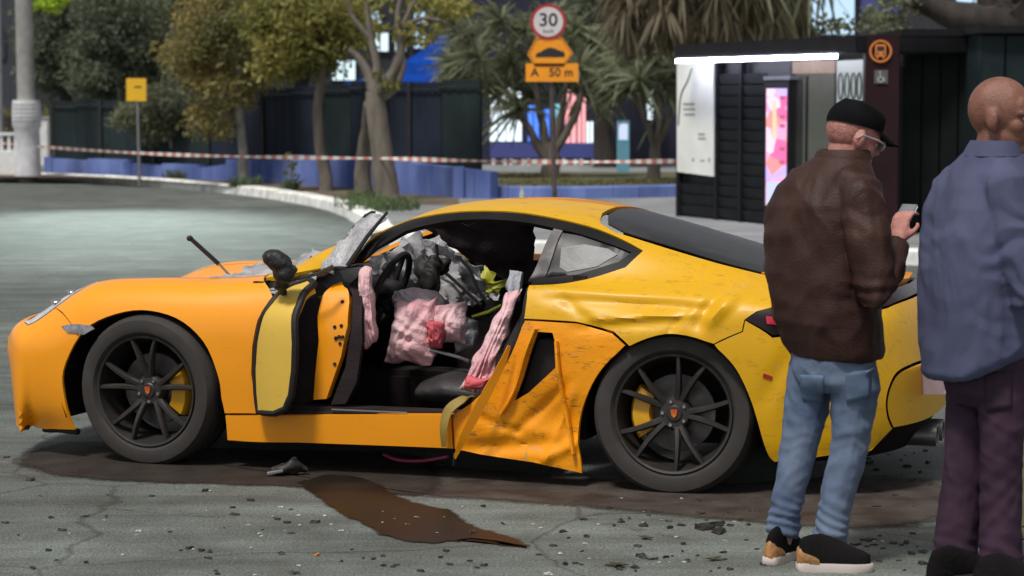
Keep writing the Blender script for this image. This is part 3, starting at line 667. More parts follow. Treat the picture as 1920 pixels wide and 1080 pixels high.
# ---- wheels
M_RIM = mat('satin_black_rim', (0.030, 0.026, 0.024), 0.5, metal=0.3, var=.4, vscale=14, col2=(.055, .045, .038), mask=(.5, .8))
M_CAL = mat('yellow_caliper', (0.62, 0.30, 0.01), 0.4, var=.2)
M_DISC = mat('brake_disc', (0.10, 0.085, 0.085), 0.5, metal=.7, var=.3, vscale=20)
def make_wheel(u, v, side, steer=0.0, camber=0.0, spin=0.0, tw=.25, rad=.352, rr=.262):
    """part wheel (the rim barrel); its tyre, spokes, cap, disc and caliper hang from it. Local -Y is the outer face"""
    s = 1 if side == 'n' else -1
    Mx = Matrix.Rotation(math.pi / 2, 4, 'X')                          # lathe axis z -> -y
    m = MB(); m.lathe([(rr, -.02), (rr - .006, 0.0), (rr - .016, -.004), (rr - .022, -.035), (rr - .04, -.10), (rr - .045, -.20), (rr, -tw), (rr + .003, -tw)], Mx, 48)
    m.f = [f for f in m.f if len(f) == 4]
    wo = m.build('wheel', M_RIM, car, smooth=45)
    wo.location = L(u, v, rad - .012); wo.rotation_euler = (camber, 0, (0 if s > 0 else math.pi) + steer)
    prof = [(rr - .003, -.012), (rr + .012, .006), (rr + .035, .012), (rad - .022, .006), (rad - .004, -.018), (rad, -.04), (rad, -.085), (rad - .006, -.087), (rad - .006, -.095), (rad, -.097), (rad, -.15), (rad - .006, -.152), (rad - .006, -.16), (rad, -.162), (rad, -tw + .03), (rad - .012, -tw), (rr, -tw + .01)]
    _tm = MB().lathe(prof, Mx, 64, False); _tm.f = [f for f in _tm.f if len(f) == 4]; _tm.build('tyre', M_RUBBER, wo, smooth=30)
    for k in range(10):
        a = spin + 2 * math.pi * (k // 2) / 5 + (0.30 if k % 2 else -0.30) * 0.85
        m = MB(); c, sn = math.cos(a), math.sin(a); rings = []
        for f, rr_ in enumerate(np.linspace(.05, rr - .012, 6)):
            q = f / 5; aa = a + (.12 if k % 2 else -.12) * (1 - q) * -1; dep = -.042 + .030 * math.sin(q * math.pi * .6) - .004; wd = .017 - .006 * q; thk = .028 - .010 * q
            ex = Vector((math.cos(aa), 0, math.sin(aa))); et = Vector((-math.sin(aa), 0, math.cos(aa))); o_ = ex * rr_ + Vector((0, -dep * 1, 0)) * 1
            y0 = -dep
            ring = [ex * rr_ + et * wd + Vector((0, y0 - .0 + .004, 0)), ex * rr_ + et * wd * .5 + Vector((0, y0 - .008, 0)), ex * rr_ - et * wd * .5 + Vector((0, y0 - .008, 0)), ex * rr_ - et * wd + Vector((0, y0 + .004, 0)), ex * rr_ - et * wd * .8 + Vector((0, y0 + thk, 0)), ex * rr_ + et * wd * .8 + Vector((0, y0 + thk, 0))]
            rings.append(ring)
        m.rings(rings); m.build('spoke', M_RIM, wo, smooth=40)
    MB().lathe([(.002, -.028), (.03, -.028), (.036, -.034), (.062, -.036), (.072, -.048), (.075, -.07), (.002, -.07)], Mx, 32).build('hub', M_RIM, wo)
    for k in range(5):
        a = spin + 2 * math.pi * (k + .5) / 5; MB().lathe([(.001, .006), (.007, .006), (.009, 0), (.009, -.02)], Matrix.Translation((.052 * math.cos(a), .034, .052 * math.sin(a))) @ Mx, 6).build('wheel_bolt', M_STEEL, wo)
    MB().prism([(-.014, .010), (-.014, .018), (.014, .018), (.014, .010), (.010, -.008), (0, -.018), (-.010, -.008)], Matrix.Translation((0, .027, 0)) @ Mx, .004).build('hub_crest', mat('crest_gold', (.65, .22, .03), .35, metal=.4, col2=(.6, .05, .03), vscale=60), wo)
    MB().lathe([(.07, -.10), (.165, -.10), (.168, -.104), (.168, -.126), (.165, -.13), (.07, -.13)], Mx, 40, True).build('brake_disc', M_DISC, wo)
    m = MB(); rings = []
    a0 = (0.0 if u < 1 else math.pi)
    for a in np.linspace(a0 - .62, a0 + .62, 9):
        e = .012 * math.cos((a - a0) / .62 * 1.4)
        rings.append([Vector((r_ * math.cos(a), y_, r_ * math.sin(a))) for r_, y_ in ((.105, .075), (.115, .060 - e), (.185, .060 - e), (.198, .075), (.198, .15), (.105, .15))])
    m.rings(rings); m.build('brake_caliper', M_CAL, wo, smooth=40)
    return wo
make_wheel(-.02, .868, 'n', steer=R(-4), camber=R(2), spin=.35); make_wheel(2.48, .868, 'n', steer=R(3), camber=R(-3), spin=1.25, tw=.27)
make_wheel(0, -.85, 'f', steer=R(-4)); make_wheel(2.48, -.86, 'f', tw=.27)
# wheel housings
for u_, sg in ((0, 1), (2.48, 1), (0, -1), (2.48, -1)):
    m = MB(); rings = []
    for v_ in (.845, .78, .50):
        rings.append([L(u_ + (.41 if math.cos(a) > 0 else .47) * math.cos(a), sg * v_, .33 + .385 * math.sin(a)) for a in np.linspace(-.35, math.pi + .35, 26)])
    rings.append([L(u_ + .02 * math.cos(a), sg * .49, .33 + .02 * math.sin(a)) for a in np.linspace(-.35, math.pi + .35, 26)])
    m.rings(rings, cap=False, closed=False); m.build('wheel_housing', M_BLACK, car)
# ---- floor, bulkheads, cabin
m = MB(); m.box(L(1.1, 0, .17), (1.5, 1.56, .05)); m.box(L(-.25, 0, .22), (1.0, .9, .1)); m.box(L(2.7, 0, .24), (.9, .9, .16)); m.build('floor_pan', M_BLACK, car, smooth=0, bevel=.01)
m = MB(); m.box(L(.50, 0, .52), (.05, 1.5, .66)); m.build('firewall', M_LINING, car, smooth=0)
m = MB(); m.box(L(2.02, 0, .55), (.06, 1.45, .72)); m.build('rear_bulkhead', M_LINING, car, smooth=0)
m = MB(); m.box(L(1.15, 0, .28), (1.3, .24, .22)); m.build('centre_tunnel', M_LINING, car, smooth=0, bevel=.03)
# inner sill
for v_ in (.77, -.77): MB().box(L(1.13, v_, .235), (1.12, .14, .13)).build('inner_sill', M_LINING, car, smooth=0, bevel=.02)
m = MB(); m.box(L(1.08, .845, .293), (.36, .012, .006)); m.build('sill_plate', M_STEEL, car, smooth=0)
# dashboard
m = MB(); rings = []
for v_ in np.linspace(-.70, .70, 15):
    b_ = .03 * math.exp(-((v_ - .37) / .2) ** 2)
    rings.append([L(.53, v_, .50), L(.53, v_, .84), L(.66, v_, .865 + b_), L(.78, v_, .85 + b_), L(.86, v_, .79 + b_), L(.87, v_, .72), L(.80, v_, .60), L(.72, v_, .50)])
m.rings(rings); m.build('dashboard', mat('dash_leather', (.016, .015, .016), .6, var=.3, bump=.2), car, smooth=50)
# steering wheel
sw = MB(); Ms = Matrix.Translation(L(.99, .36, .80)) @ Matrix.Rotation(R(-66), 4, 'Y')
sw.tube([Ms @ Vector((.175 * math.cos(a), .175 * math.sin(a), 0)) for a in np.linspace(0, 2 * math.pi, 33)], .016, 8, cap=False)
for a in (0, math.pi, -math.pi / 2): sw.tube([Ms @ Vector((.03 * math.cos(a), .03 * math.sin(a), -.01)), Ms @ Vector((.17 * math.cos(a), .17 * math.sin(a), 0))], .014, 6)
sw.ell(Ms @ Vector((0, 0, 0)), (.07, .06, .05)); sw.build('steering_wheel', M_BLACK, car)
# seats
for v_ in (.37, -.37):
    m = MB()
    m.tube([L(1.18, v_, .34), L(1.32, v_, .36), L(1.55, v_, .34), L(1.66, v_, .33)], [(.05, .20), (.085, .23), (.085, .23), (.06, .20)], 14, ref=(0, 0, 1))
    m.tube([L(1.64, v_, .34), L(1.72, v_, .52), L(1.80, v_, .74), L(1.86, v_, .92), L(1.88, v_, 1.0)], [(.06, .21), (.08, .24), (.075, .23), (.06, .16), (.045, .12)], 14, ref=(1, 0, 0))
    for q in (-1, 1): m.tube([L(1.62, v_ + q * .20, .36), L(1.68, v_ + q * .22, .55), L(1.76, v_ + q * .20, .76)], [.05, .06, .035], 8)
    me = remesh(m, .018, 3); link('seat', me, mat('seat_leather', (.022, .019, .019), .6, var=.3, bump=.15), car, 60)
# hinge pillar with bolt holes
hp = PK((622, 522), (636, 517), (648, 530), (650, 560), (646, 610), (634, 670), (616, 722), (606, 750), (582, 752), (586, 700), (592, 640), (590, 590), (600, 548))
hpo = panel('hinge_pillar', hp, M_PAINT, car, off=-0.035, gap=0, thick=.05)
for q in ((622, 612), (635, 610), (630, 632), (624, 636), (637, 632), (632, 645), (622, 684), (637, 560)):
    p, nn = surf(*[np.array([x]) for x in pick(*q)], True, -0.033); m = MB(); m.lathe([(.001, .003), (.008, .003), (.008, -.01)], frame(L(*p[0]), Vector((1, 0, 0)), Vector((0, 0, 1)), Vector((0, -1, 0))), 8)
    m.build('bolt_hole', M_BLACK, hpo)
m = MB(); p, nn = surf(*[np.array([x]) for x in pick(631, 633)], True, -0.031); m.box(L(*p[0]), (.045, .006, .008)); m.build('hinge_slot', M_BLACK, hpo, smooth=0)
# black front edge of cabin beside the pillar
cab = PK((650, 516), (672, 500), (672, 560), (672, 640), (660, 720), (640, 760), (612, 762), (640, 690), (652, 610), (655, 560))
panel('kick_panel', cab, M_LINING, car, off=-0.05, gap=0, thick=.03)
# ---- what is left of the driver door, swung out and folded
def door_fn(p, n):
    u0 = 0.50; x = np.maximum(p[:, 0] - u0, 0); a = R(24); q = p.copy()
    q[:, 0] = u0 + x * math.cos(a); q[:, 1] = p[:, 1] + x * math.sin(a) + .03 * np.sin(x / .33 * math.pi) + .006
    top = np.clip((p[:, 2] - .70) / .15, 0, 1); q[:, 1] -= top ** 2 * .07; q[:, 0] += top ** 2 * .03 + .008 * np.sin(p[:, 2] * 60) * top
    return q
panel('door_recess', PK((522, 552), (560, 535), (600, 530), (596, 640), (590, 740), (560, 772), (484, 774), (474, 690), (476, 640), (490, 596)), M_LINING, car, off=-.07, gap=0, thick=.02)
door_px = [(534, 552), (552, 534), (582, 524), (594, 530), (588, 560), (584, 600), (586, 640), (584, 690), (577, 735), (564, 760), (540, 770), (496, 770), (491, 735), (489, 690), (494, 640), (508, 596)]
dp = PK(*door_px)
M_DOOR = paint_material('dulled_yellow_paint', 0.10, 0.35, (0.62, 0.40, 0.06))  # same car paint, paled so the colour carries reflected road light
dr = panel('door', dp, M_DOOR, car, gap=0, thick=0.05, fn=door_fn)
dr['label'] = 'crumpled driver door pushed forward, dull yellow with black seal'
# seal round the door edge
dpts = densify([(u, t * TS) for u, t in dp], .03); pp, nn = surf(np.array([a for a, _ in dpts]), np.array([b / TS for _, b in dpts]), True, 0.0); pp = door_fn(pp, nn)
m = MB(); pl3 = [L(*(q - np.array([0, .012, 0]))) for q in pp]; m.tube(pl3 + [pl3[0]], .017, 8, cap=False); m.build('door_edge_seal', M_BLACK, dr)
hd = [(545, 590), (560, 588), (572, 583)]
# mirror, smashed and leaning
mm = MB(); mb0 = onL(530, 520, .93)
mm.ell(onL(520, 490, .98), (.075, .05, .045), Matrix.Rotation(R(28), 3, 'Y')); mm.ell(onL(533, 512, .97), (.05, .045, .05)); mm.ell(onL(528, 532, .94), (.035, .035, .035)); mm.tube([onL(524, 530, .93), onL(532, 552, .9)], [.022, .015], 8)
mm.tube([onL(540, 525, .95), onL(548, 500, .95)], [.02, .028], 8)
me = remesh(mm, .008, 1, lambda c, n: c + n * (.008 * fb(c, 22, 3))); link('wing_mirror', me, mat('smashed_black', (.012, .011, .011), .5, var=.4, bump=.5, bscale=40), dr, 50)
m = MB(); m.tube([onL(548, 525, .93), onL(600, 512, .90), onL(625, 500, .86)], [.006, .009, .011], 6); m.build('door_frame_rod', mat('bent_rail', (.06, .055, .04), .4, metal=.5), dr)
# ---- shattered windscreen: crumpled laminated sheets
M_LAM = mat('laminated_glass_sheet', (0.24, 0.235, 0.245), 0.22, var=0.4, vscale=11, col2=(0.50, 0.49, 0.50), mask=(.35, .7), bump=.5, bscale=70, detail=9, rvar=.15)
def sheet(corners, name, parent, material, amp=.02, n=18, th=.004, sc=9, jag=.0):
    a, b, c, d = [Vector(x) for x in corners]; nn = (b - a).cross(d - a).normalized(); rows = []
    for i in range(n + 1):
        row = []
        for j in range(n + 1):
            s_, t_ = i / n, j / n; p = a.lerp(b, s_).lerp(d.lerp(c, s_), t_)
            e = min(s_, 1 - s_, t_, 1 - t_); p = p + nn * amp * fb(p, sc, 3)
            if jag: p += Vector((noise.noise(p * 23), noise.noise(p * 27 + Vector((5, 0, 0))), noise.noise(p * 19))) * jag * (1 if e < .01 else .15)
            row.append(p)
        rows.append(row)
    vs_ = [p for r in rows for p in r] + [p - nn * th for r in rows for p in r]; N = (n + 1) ** 2; fs = []
    for i in range(n):
        for j in range(n):
            q = (i * (n + 1) + j, i * (n + 1) + j + 1, (i + 1) * (n + 1) + j + 1, (i + 1) * (n + 1) + j); fs.append(q); fs.append(tuple(x + N for x in q[::-1]))
    bd = [i for i in range(n + 1)] + [(i + 1) * (n + 1) - 1 for i in range(1, n + 1)] + [n * (n + 1) + j for j in range(n - 1, -1, -1)] + [i * (n + 1) for i in range(n - 1, 0, -1)]
    for x, y in zip(bd, bd[1:] + bd[:1]): fs.append((y, x, x + N, y + N))
    m = MB(); m.add(vs_, fs); return m.build(name, material, parent, smooth=30)
ws = sheet([onL(598, 506, .76), onL(652, 500, .76), onL(724, 402, .62), onL(676, 404, .56)], 'windscreen', car, M_LAM, .025, jag=.02)
sheet([onL(634, 472, .58), onL(652, 452, .57), onL(700, 396, .50), onL(680, 398, .48)], 'glass_fold', ws, M_GLASSD, .03, jag=.02)
sheet([onL(374, 551, .73), onL(440, 548, .75), onL(480, 520, .42), onL(400, 519, .40)], 'glass_sheet', ws, M_LAM, .010, jag=.02)
sheet([onL(410, 540, .68), onL(520, 548, .75), onL(575, 488, .25), onL(470, 500, .15)], 'glass_sheet', ws, M_LAM, .022, jag=.03)
sheet([onL(500, 545, .72), onL(622, 512, .76), onL(650, 462, .1), onL(560, 488, .0)], 'glass_sheet', ws, M_LAM, .04, jag=.04)
m = MB(); e0, e1 = onL(652, 498, .775), onL(726, 398, .635); m.tube([e0, e0.lerp(e1, .5) + Vector((0, 0, .012)), e1], [.012, .010, .007], 8); m.build('screen_seal', M_BLACK, ws)
sheet([onL(676, 500, .56), onL(778, 438, -.30), onL(925, 560, -.62), onL(800, 590, -.05)], 'glass_sheet', ws, mat('sagging_glass', (.26, .255, .26), .4, var=.4, vscale=7, col2=(.46, .455, .465), mask=(.3, .7), bump=.25, bscale=50, detail=8), .05, n=22, jag=.03)
sheet([onL(790, 420, -.50), onL(1002, 412, -.46), onL(1002, 535, -.62), onL(905, 505, -.60)], 'roof_lining', car, M_LINING, .03, n=12, jag=.02)
# wipers, knocked upright
w1 = MB(); w1.tube([onL(430, 516, .35), onL(408, 492, .36)], [.006, .006], 6); w1.build('wiper', M_STEEL, car)
wb = MB(); wb.tube([onL(410, 495, .36), onL(357, 447, .38)], [.011, .011], 6); wb.ell(onL(356, 447, .38), (.016, .016, .014)); wb.build('wiper', M_BLACK, car)
wb = MB(); wb.tube([onL(568, 512, .45), onL(586, 482, .45)], [.016, .010], 6); wb.build('wiper', M_BLACK, car)
# ---- airbags
M_BAG = mat('pink_airbag', (0.66, 0.33, 0.36), 0.85, vscale=5, col2=(0.76, 0.52, 0.54), bump=.5, bscale=45)  # pink carries the red light on the airbags, put into the colour
M_BAGR = mat('red_airbag', (0.60, 0.10, 0.12), 0.8, var=0.15, bump=.4, bscale=25)
M_BAGG = mat('grey_airbag', (0.33, 0.33, 0.36), 0.8, var=0.15, bump=.4, bscale=25)
def bag(name, pts, rad, material, ridge=.035, sc=9, parent=car, vox=.008, sq=None):
    m = MB(); m.tube(pts, rad, 14)
    for p, r in ((pts[0], rad[0]), (pts[-1], rad[-1])):
        r = r if not isinstance(r, (list, tuple)) else min(r); m.ell(p, (r, r, r))
    off = Vector((random.uniform(0, 50), 0, 0)); cen = sum((Vector(p) for p in pts), Vector()) / len(pts)
    g = random.Random(len(pts) * 7 + int(off.x * 10)); KS = []
    for wl, am, cnt in ((.16, 1.0, 3), (.085, .55, 4), (.04, .28, 4)):
        for _ in range(cnt):
            k = Vector((g.gauss(0, 1), g.gauss(0, 1), g.gauss(0, .55))).normalized() / wl; KS.append((k, g.random(), am))
    def f(c, n):
        q = c + Vector((noise.noise(c * 6 + off), noise.noise(c * 6 - off), noise.noise(c * 6 + off * 2))) * .035; h = 0
        for k, ph_, am in KS:
            x = (q.dot(k) + ph_) % 1.0; h += am * (abs(2 * x - 1) - .5)
        return c + n * (ridge * .62 * h)
    me = remesh(m, vox, 2, f); return link(name, me, material, parent, 80)
def fabric(name, corners, material, pleats=4, amp=.018, bulge=.05, fac=.007, parent=car, n=44, seed=1):
    """limp airbag cloth: pleats that open towards the lower edge, a slack belly and small sharp crumples"""
    a, b, c, d = [Vector(x) for x in corners]; nn = (b - a).cross(d - a).normalized()
    if nn.y > 0: nn = -nn
    g = random.Random(seed); KS = [(Vector((g.gauss(0, 1), g.gauss(0, .6), g.gauss(0, 1))).normalized() / g.choice((.12, .08, .05)), g.random()) for _ in range(5)]; off = Vector((seed * 3.7, 0, 0)); rows = []
    tri = lambda x: abs(2 * (x % 1.0) - 1) - .5
    for i in range(n + 1):
        row = []
        for j in range(n + 1):
            s_, t_ = i / n, j / n; p = a.lerp(b, s_).lerp(d.lerp(c, s_), t_); q = p + Vector((noise.noise(p * 9 + off), 0, noise.noise(p * 9 - off))) * .03
            h = bulge * (math.sin(math.pi * s_) * math.sin(math.pi * min(1, t_ * .9 + .1))) ** .7 + amp * (.45 + .55 * t_) * (.35 + abs(noise.noise(Vector((s_ * 3, t_ * 2, seed + 9)))) * 1.6) * tri(pleats * .7 * s_ + 1.9 * noise.noise(Vector((s_ * 2.2, t_ * 1.8, seed))) + .5 * t_)
            h += fac * sum(tri(q.dot(k) + f) for k, f in KS) * .95
            e = min(s_, 1 - s_, t_, 1 - t_); ed = max(0, 1 - e * 7)
            row.append(p + nn * (h - .03 * ed * ed) + Vector((noise.noise(p * 14 + off), 0, noise.noise(p * 14 - off * 2))) * .022 * ed)
        rows.append(row)
    m = MB(); m.rings(rows, cap=False, closed=False); o = m.build(name, material, parent, 50); md = o.modifiers.new('s', 'SOLIDIFY'); md.thickness = .003; return o
M_BAGGP = mat('pink_grey_airbag', (.50, .36, .38), .85, vscale=6, col2=(.42, .40, .43), bump=.3, bscale=90)  # pink share of this grey is painted-in red light too
fabric('airbag', [onL(742, 566, .46), onL(822, 556, .46), onL(804, 684, .52), onL(716, 676, .52)], M_BAG, 3.5, .030, .06, .010, seed=1)
fabric('airbag', [onL(728, 545, .38), onL(818, 540, .38), onL(838, 588, .42), onL(736, 590, .43)], M_BAGGP, 3, .026, .06, .010, seed=2)
fabric('airbag', [onL(800, 572, .42), onL(874, 562, .38), onL(872, 642, .42), onL(806, 640, .48)], M_BAG, 3, .028, .05, .010, seed=3)
fabric('airbag', [onL(797, 600, .51), onL(834, 606, .50), onL(830, 650, .52), onL(802, 646, .53)], M_BAGR, 2, .018, .03, .008, seed=4, n=26)
fabric('airbag', [onL(846, 582, .34), onL(896, 600, .32), onL(892, 654, .34), onL(848, 662, .38)], M_BAGG, 2.5, .026, .05, .010, seed=5)
fabric('airbag', [onL(668, 503, .745), onL(697, 503, .735), onL(706, 646, .74), onL(678, 652, .75)], M_BAG, 1.6, .020, .02, .006, seed=6, n=34)
sb = fabric('airbag', [onL(952, 548, .74), onL(978, 545, .72), onL(916, 738, .82), onL(860, 734, .825)], M_BAG, 2.4, .024, .035, .008, seed=7)
fabric('airbag', [onL(954, 500, .64), onL(982, 508, .64), onL(978, 556, .72), onL(948, 560, .73)], M_BAGG, 1.6, .018, .02, .007, seed=8, n=26)
fabric('airbag', [onL(873, 708, .855), onL(917, 712, .85), onL(908, 730, .85), onL(866, 727, .855)], M_BAGR, 1.5, .006, .012, .004, seed=9, n=20)
# far side: cracked side glass, hanging curtain, pulled belts and loose bits
sheet([onL(765, 440, -.38), onL(850, 462, -.40), onL(905, 525, -.46), onL(840, 505, -.46)], 'side_glass', car, M_LAM, .03, jag=.04)
sheet([onL(850, 475, -.42), onL(900, 497, -.44), onL(935, 565, -.50), onL(885, 545, -.50)], 'side_glass', car, M_LAM, .03, jag=.04)
fd = panel('door', DOOR_F[0:1] + [(.62, 5.1), (.9, 5.05), (1.3, 5.05), (1.7, 5.05), WIN_BOT[-1]] + OPEN_R + LOW_R + DOOR_F[::-1][:-1], M_PAINT, car, sides='f', thick=.06, inner=M_LINING); fd['label'] = 'passenger door still shut on the far side'
M_CABLE = mat('black_cable', (.01, .01, .01), .5)
for a in ([(762, 452), (800, 482), (845, 520), (880, 552), (902, 572)], [(858, 480), (880, 505), (895, 540), (915, 570)], [(818, 458), (820, 480), (822, 500)]):
    m = MB(); m.tube(spline([onL(x, y, -.28) for x, y in a], 5), .009, 6); m.build('belt_cable', M_CABLE, car)
bag('loose_trim', [onL(770, 500, -.05), onL(805, 505, .0), onL(830, 500, .0)], [.02, .05, .04], M_BLACK, .03, 14)
bag('loose_trim', [onL(815, 500, .1), onL(805, 535, .15)], [.05, .05], M_BLACK, .04, 14)
bag('loose_trim', [onL(728, 515, .30), onL(738, 545, .32), onL(735, 580, .34)], [.045, .05, .04], M_BLACK, .03, 12)
bag('loose_trim', [onL(925, 580, .2), onL(955, 575, .2), onL(930, 600, .3)], [.03, .03, .03], M_BLACK, .03, 18)
M_YEL2 = mat('acid_yellow_plastic', (.42, .42, .03), .5, var=.2)
sheet([onL(900, 505, -.3), onL(912, 500, -.3), onL(942, 545, -.3), onL(915, 552, -.3)], 'torn_trim', car, M_YEL2, .04, n=10, jag=.03)
sheet([onL(908, 530, -.25), onL(945, 522, -.25), onL(945, 540, -.25), onL(915, 552, -.25)], 'torn_trim', car, M_YEL2, .04, n=10, jag=.03)
m = MB(); m.tube([onL(885, 594, .3), onL(915, 585, .3), onL(940, 572, .3)], [.006, .008, .006], 6); m.build('torn_trim', M_YEL2, car)
m = MB(); m.tube([onL(805, 655, .5), onL(860, 670, .45), onL(880, 678, .5)], .008, 6); m.build('seat_rail', M_STEEL, car)
# hanging pieces under the car
m = MB(); m.tube(spline([onL(720, 852, .6), onL(745, 862, .65), onL(790, 864, .7), onL(840, 856, .75)], 6), .008, 6); m.build('dangling_hose', mat('red_hose', (.35, .04, .09), .5), car)
m = MB(); m.tube([onL(852, 850, .93), onL(850, 874, .93)], [.006, .004], 6); m.build('dangling_wire', M_BLACK, car)
# small punctures and chips on the sill end
for q in ((808, 829), (815, 831), (835, 830), (868, 832), (1170, 470)): pass
# ================================================================== background: walls, hoarding, lit shopfront, trees
PZ = 0.13
def G(px, py): return at_ground(px, py, PZ)
# ---- low blue wall in segments (one wall, each rendered bay a part)
M_BLUEW = mat('blue_painted_wall', (0.075, 0.11, 0.31), 0.9, vscale=1.2, bump=0.3, detail=9, col2=(0.17, 0.23, 0.50), stretch=(1.5, 1, .5), spec=.1, mask=(.3, .6))
M_HOARD = mat('dark_green_hoarding', (0.018, 0.028, 0.029), 0.8, var=0.3, vscale=.7, detail=4, spec=.15)
M_HOARD2 = mat('dark_blue_hoarding', (0.016, 0.022, 0.036), 0.8, var=0.3, vscale=.7, detail=4, spec=.15)
wall_line = [G(92, 324), G(240, 331), G(370, 337), G(480, 343), G(580, 348), G(660, 353), G(760, 364), G(860, 371), G(920, 373)]
tops = [.30, .27, .22, .42, .50, .52, .52, .46, .42]
bw = thing('garden_wall', 'low blue painted wall with stepped top below the dark hoarding', 'wall', wall_line[0])
w0 = wall_line[0]
for i in range(len(wall_line) - 1):
    a, b = wall_line[i], wall_line[i + 1]; k = 2
    for j in range(k):
        p, q = a.lerp(b, j / k), a.lerp(b, (j + 1) / k); h = tops[i] + (tops[i + 1] - tops[i]) * (j + .5) / k; d = (q - p).normalized(); n = Vector((-d.y, d.x, 0))
        q = q - d * .012; m = MB()
        h0 = tops[i] + (tops[i + 1] - tops[i]) * j / k; h1 = tops[i] + (tops[i + 1] - tops[i]) * (j + 1) / k
        if j % 2 and i < 4: h0 = h1 = h + .05
        m.add([p - w0 + Vector((0, 0, -.1)), q - w0 + Vector((0, 0, -.1)), q - w0 + Vector((0, 0, h1)), p - w0 + Vector((0, 0, h0))] + [x - w0 + n * .2 + Vector((0, 0, z)) for x, z in ((p, -.1), (q, -.1), (q, h1), (p, h0))],
              [(0, 1, 2, 3), (4, 7, 6, 5), (3, 2, 6, 7), (0, 3, 7, 4), (1, 5, 6, 2)])
        m.build('wall_bay', M_BLUEW, bw, smooth=0)
    m = MB(); m.box(a - w0 + Vector((0, .05, tops[i] / 2)), (.16, .34, tops[i] + .06)); m.build('wall_pier', M_BLUEW, bw, smooth=0)
# ---- hoarding of ribbed sheets
hl_ = [p + Vector((0, .55, 0)) for p in wall_line]
hz = [1.52, 1.5, 1.55, 1.75, 1.80, 1.84, 1.84, 1.84, 1.82]
hd_ = thing('hoarding_fence', 'tall dark ribbed sheet hoarding standing behind the blue wall', 'fence', hl_[0])
def at_len(path, vals, s):
    for i in range(len(path) - 1):
        Ls = (path[i + 1] - path[i]).length
        if s <= Ls or i == len(path) - 2: f = min(1, s / Ls); return path[i].lerp(path[i + 1], f), vals[i] + (vals[i + 1] - vals[i]) * f
        s -= Ls
tot = sum((b - a).length for a, b in zip(hl_, hl_[1:])); s_ = 0.0; i = 0
while s_ < tot - .2:
    p, h = at_len(hl_, hz, s_); q, _ = at_len(hl_, hz, min(s_ + 1.0, tot)); d = (q - p); Lx = d.length - .015; d.normalize(); n = Vector((d.y, -d.x, 0)); m = MB(); row0 = []; row1 = []
    hh = h + random.uniform(-.03, .03)
    for k in range(17):
        o = n * (.010 if (k % 4) in (1, 2) else 0) + d * (Lx * k / 16) + p - hl_[0] + Vector((0, random.uniform(-.002, .002), 0)); row0.append(o + Vector((0, 0, .0))); row1.append(o + Vector((0, 0, hh)))
    b0 = [x - n * .03 for x in row0]; b1 = [x - n * .03 for x in row1]
    m.rings([row0, row1, b1, b0, row0], cap=False, closed=False); m.build('hoarding_sheet', M_HOARD if i < 6 or i % 5 == 0 else M_HOARD2, hd_, smooth=0)
    if i % 2 == 0:
        MB().box(p - hl_[0] + n * .05 + Vector((0, 0, hh / 2 - .02)), (.06, .06, hh + .04)).build('fence_post', M_DARKMET, hd_, smooth=0)
    MB().tube([p - hl_[0] + n * .045 + Vector((0, 0, hh - .12)), q - hl_[0] + n * .045 + Vector((0, 0, hh - .12))], .014, 6).build('top_rail', M_DARKMET, hd_)
    s_ += 1.0; i += 1
# ---- low blue kerb of the planted island on the right and its soil
isl = [G(905, 371), G(1000, 373), G(1100, 373), G(1200, 371), G(1300, 368), G(1420, 366)]
bk = thing('island_kerb', 'low blue painted kerb along the planted island behind the sign', 'kerb', isl[0])
for a, b in zip(isl, isl[1:]):
    for j in range(2):
        p, q = a.lerp(b, j / 2), a.lerp(b, (j + 1) / 2); d = (q - p).normalized(); n = Vector((-d.y, d.x, 0)); q = q - d * .01
        m = MB(); m.rings([[x - isl[0] + n * s + Vector((0, 0, z)) for s, z in ((0, -.1), (.01, .17), (.03, .19), (.2, .19), (.2, -.1))] for x in (p, q)]); m.build('kerb_block', M_BLUEW, bk, smooth=0)
mb = MB(); ip = [p + Vector((0, .1, .03)) for p in isl] + [G(1420, 325) + Vector((0, 0, .03)), G(905, 325) + Vector((0, 0, .03))]; mb.add(ip, [tuple(range(len(ip)))])
tag(mb.build('planted_island', mat('island_soil', (.10, .085, .05), .95, var=.4, vscale=1.5, bump=.6, bscale=20, col2=(.07, .085, .035)), smooth=0), kind='structure')

# ---- lit shop building behind the island
SHY = 56.0
def sh(px, py, dy=0.0): return at(px, py, SHY + dy)
M_SHOP = mat('navy_facade', (0.012, 0.014, 0.035), 0.7, var=.3)
shop = thing('shop_building', 'dark navy shopfront with bright lit windows behind the planted island', 'building', (sh(1090, 330).x, SHY, 0))
so = Vector((sh(1090, 330).x, SHY, 0))
def sbox(name, x0, y0, x1, y1, dy, th, material, parent=shop):
    a, b = sh(x0, y1, dy), sh(x1, y0, dy); m = MB(); m.box((a + b) / 2 + Vector((0, th / 2, 0)) - so, (b.x - a.x, th, b.z - a.z)); return m.build(name, material, parent, smooth=0)
m = MB(); a, b = sh(880, 345), sh(1470, 60); m.box((a + b) / 2 + Vector((0, 3.4, 1.5)) - so, (b.x - a.x, 6, b.z - a.z + 3.2)); m.build('wall', M_SHOP, shop, smooth=0)
def emis(name, c, s): return mat(name, (0.03, 0.03, 0.03), .5, emit=c, estr=s)
E_WHITE = emis('lit_white', (.80, .92, 1.0), 1.15); E_BLUE = emis('lit_blue', (.08, .25, 1.0), 1.0); E_PINK = emis('lit_pink', (1.0, .42, .45), 1.0); E_CYAN = emis('lit_cyan', (.35, .85, .95), .7); E_NAVY = emis('lit_navy', (.05, .07, .35), .35)
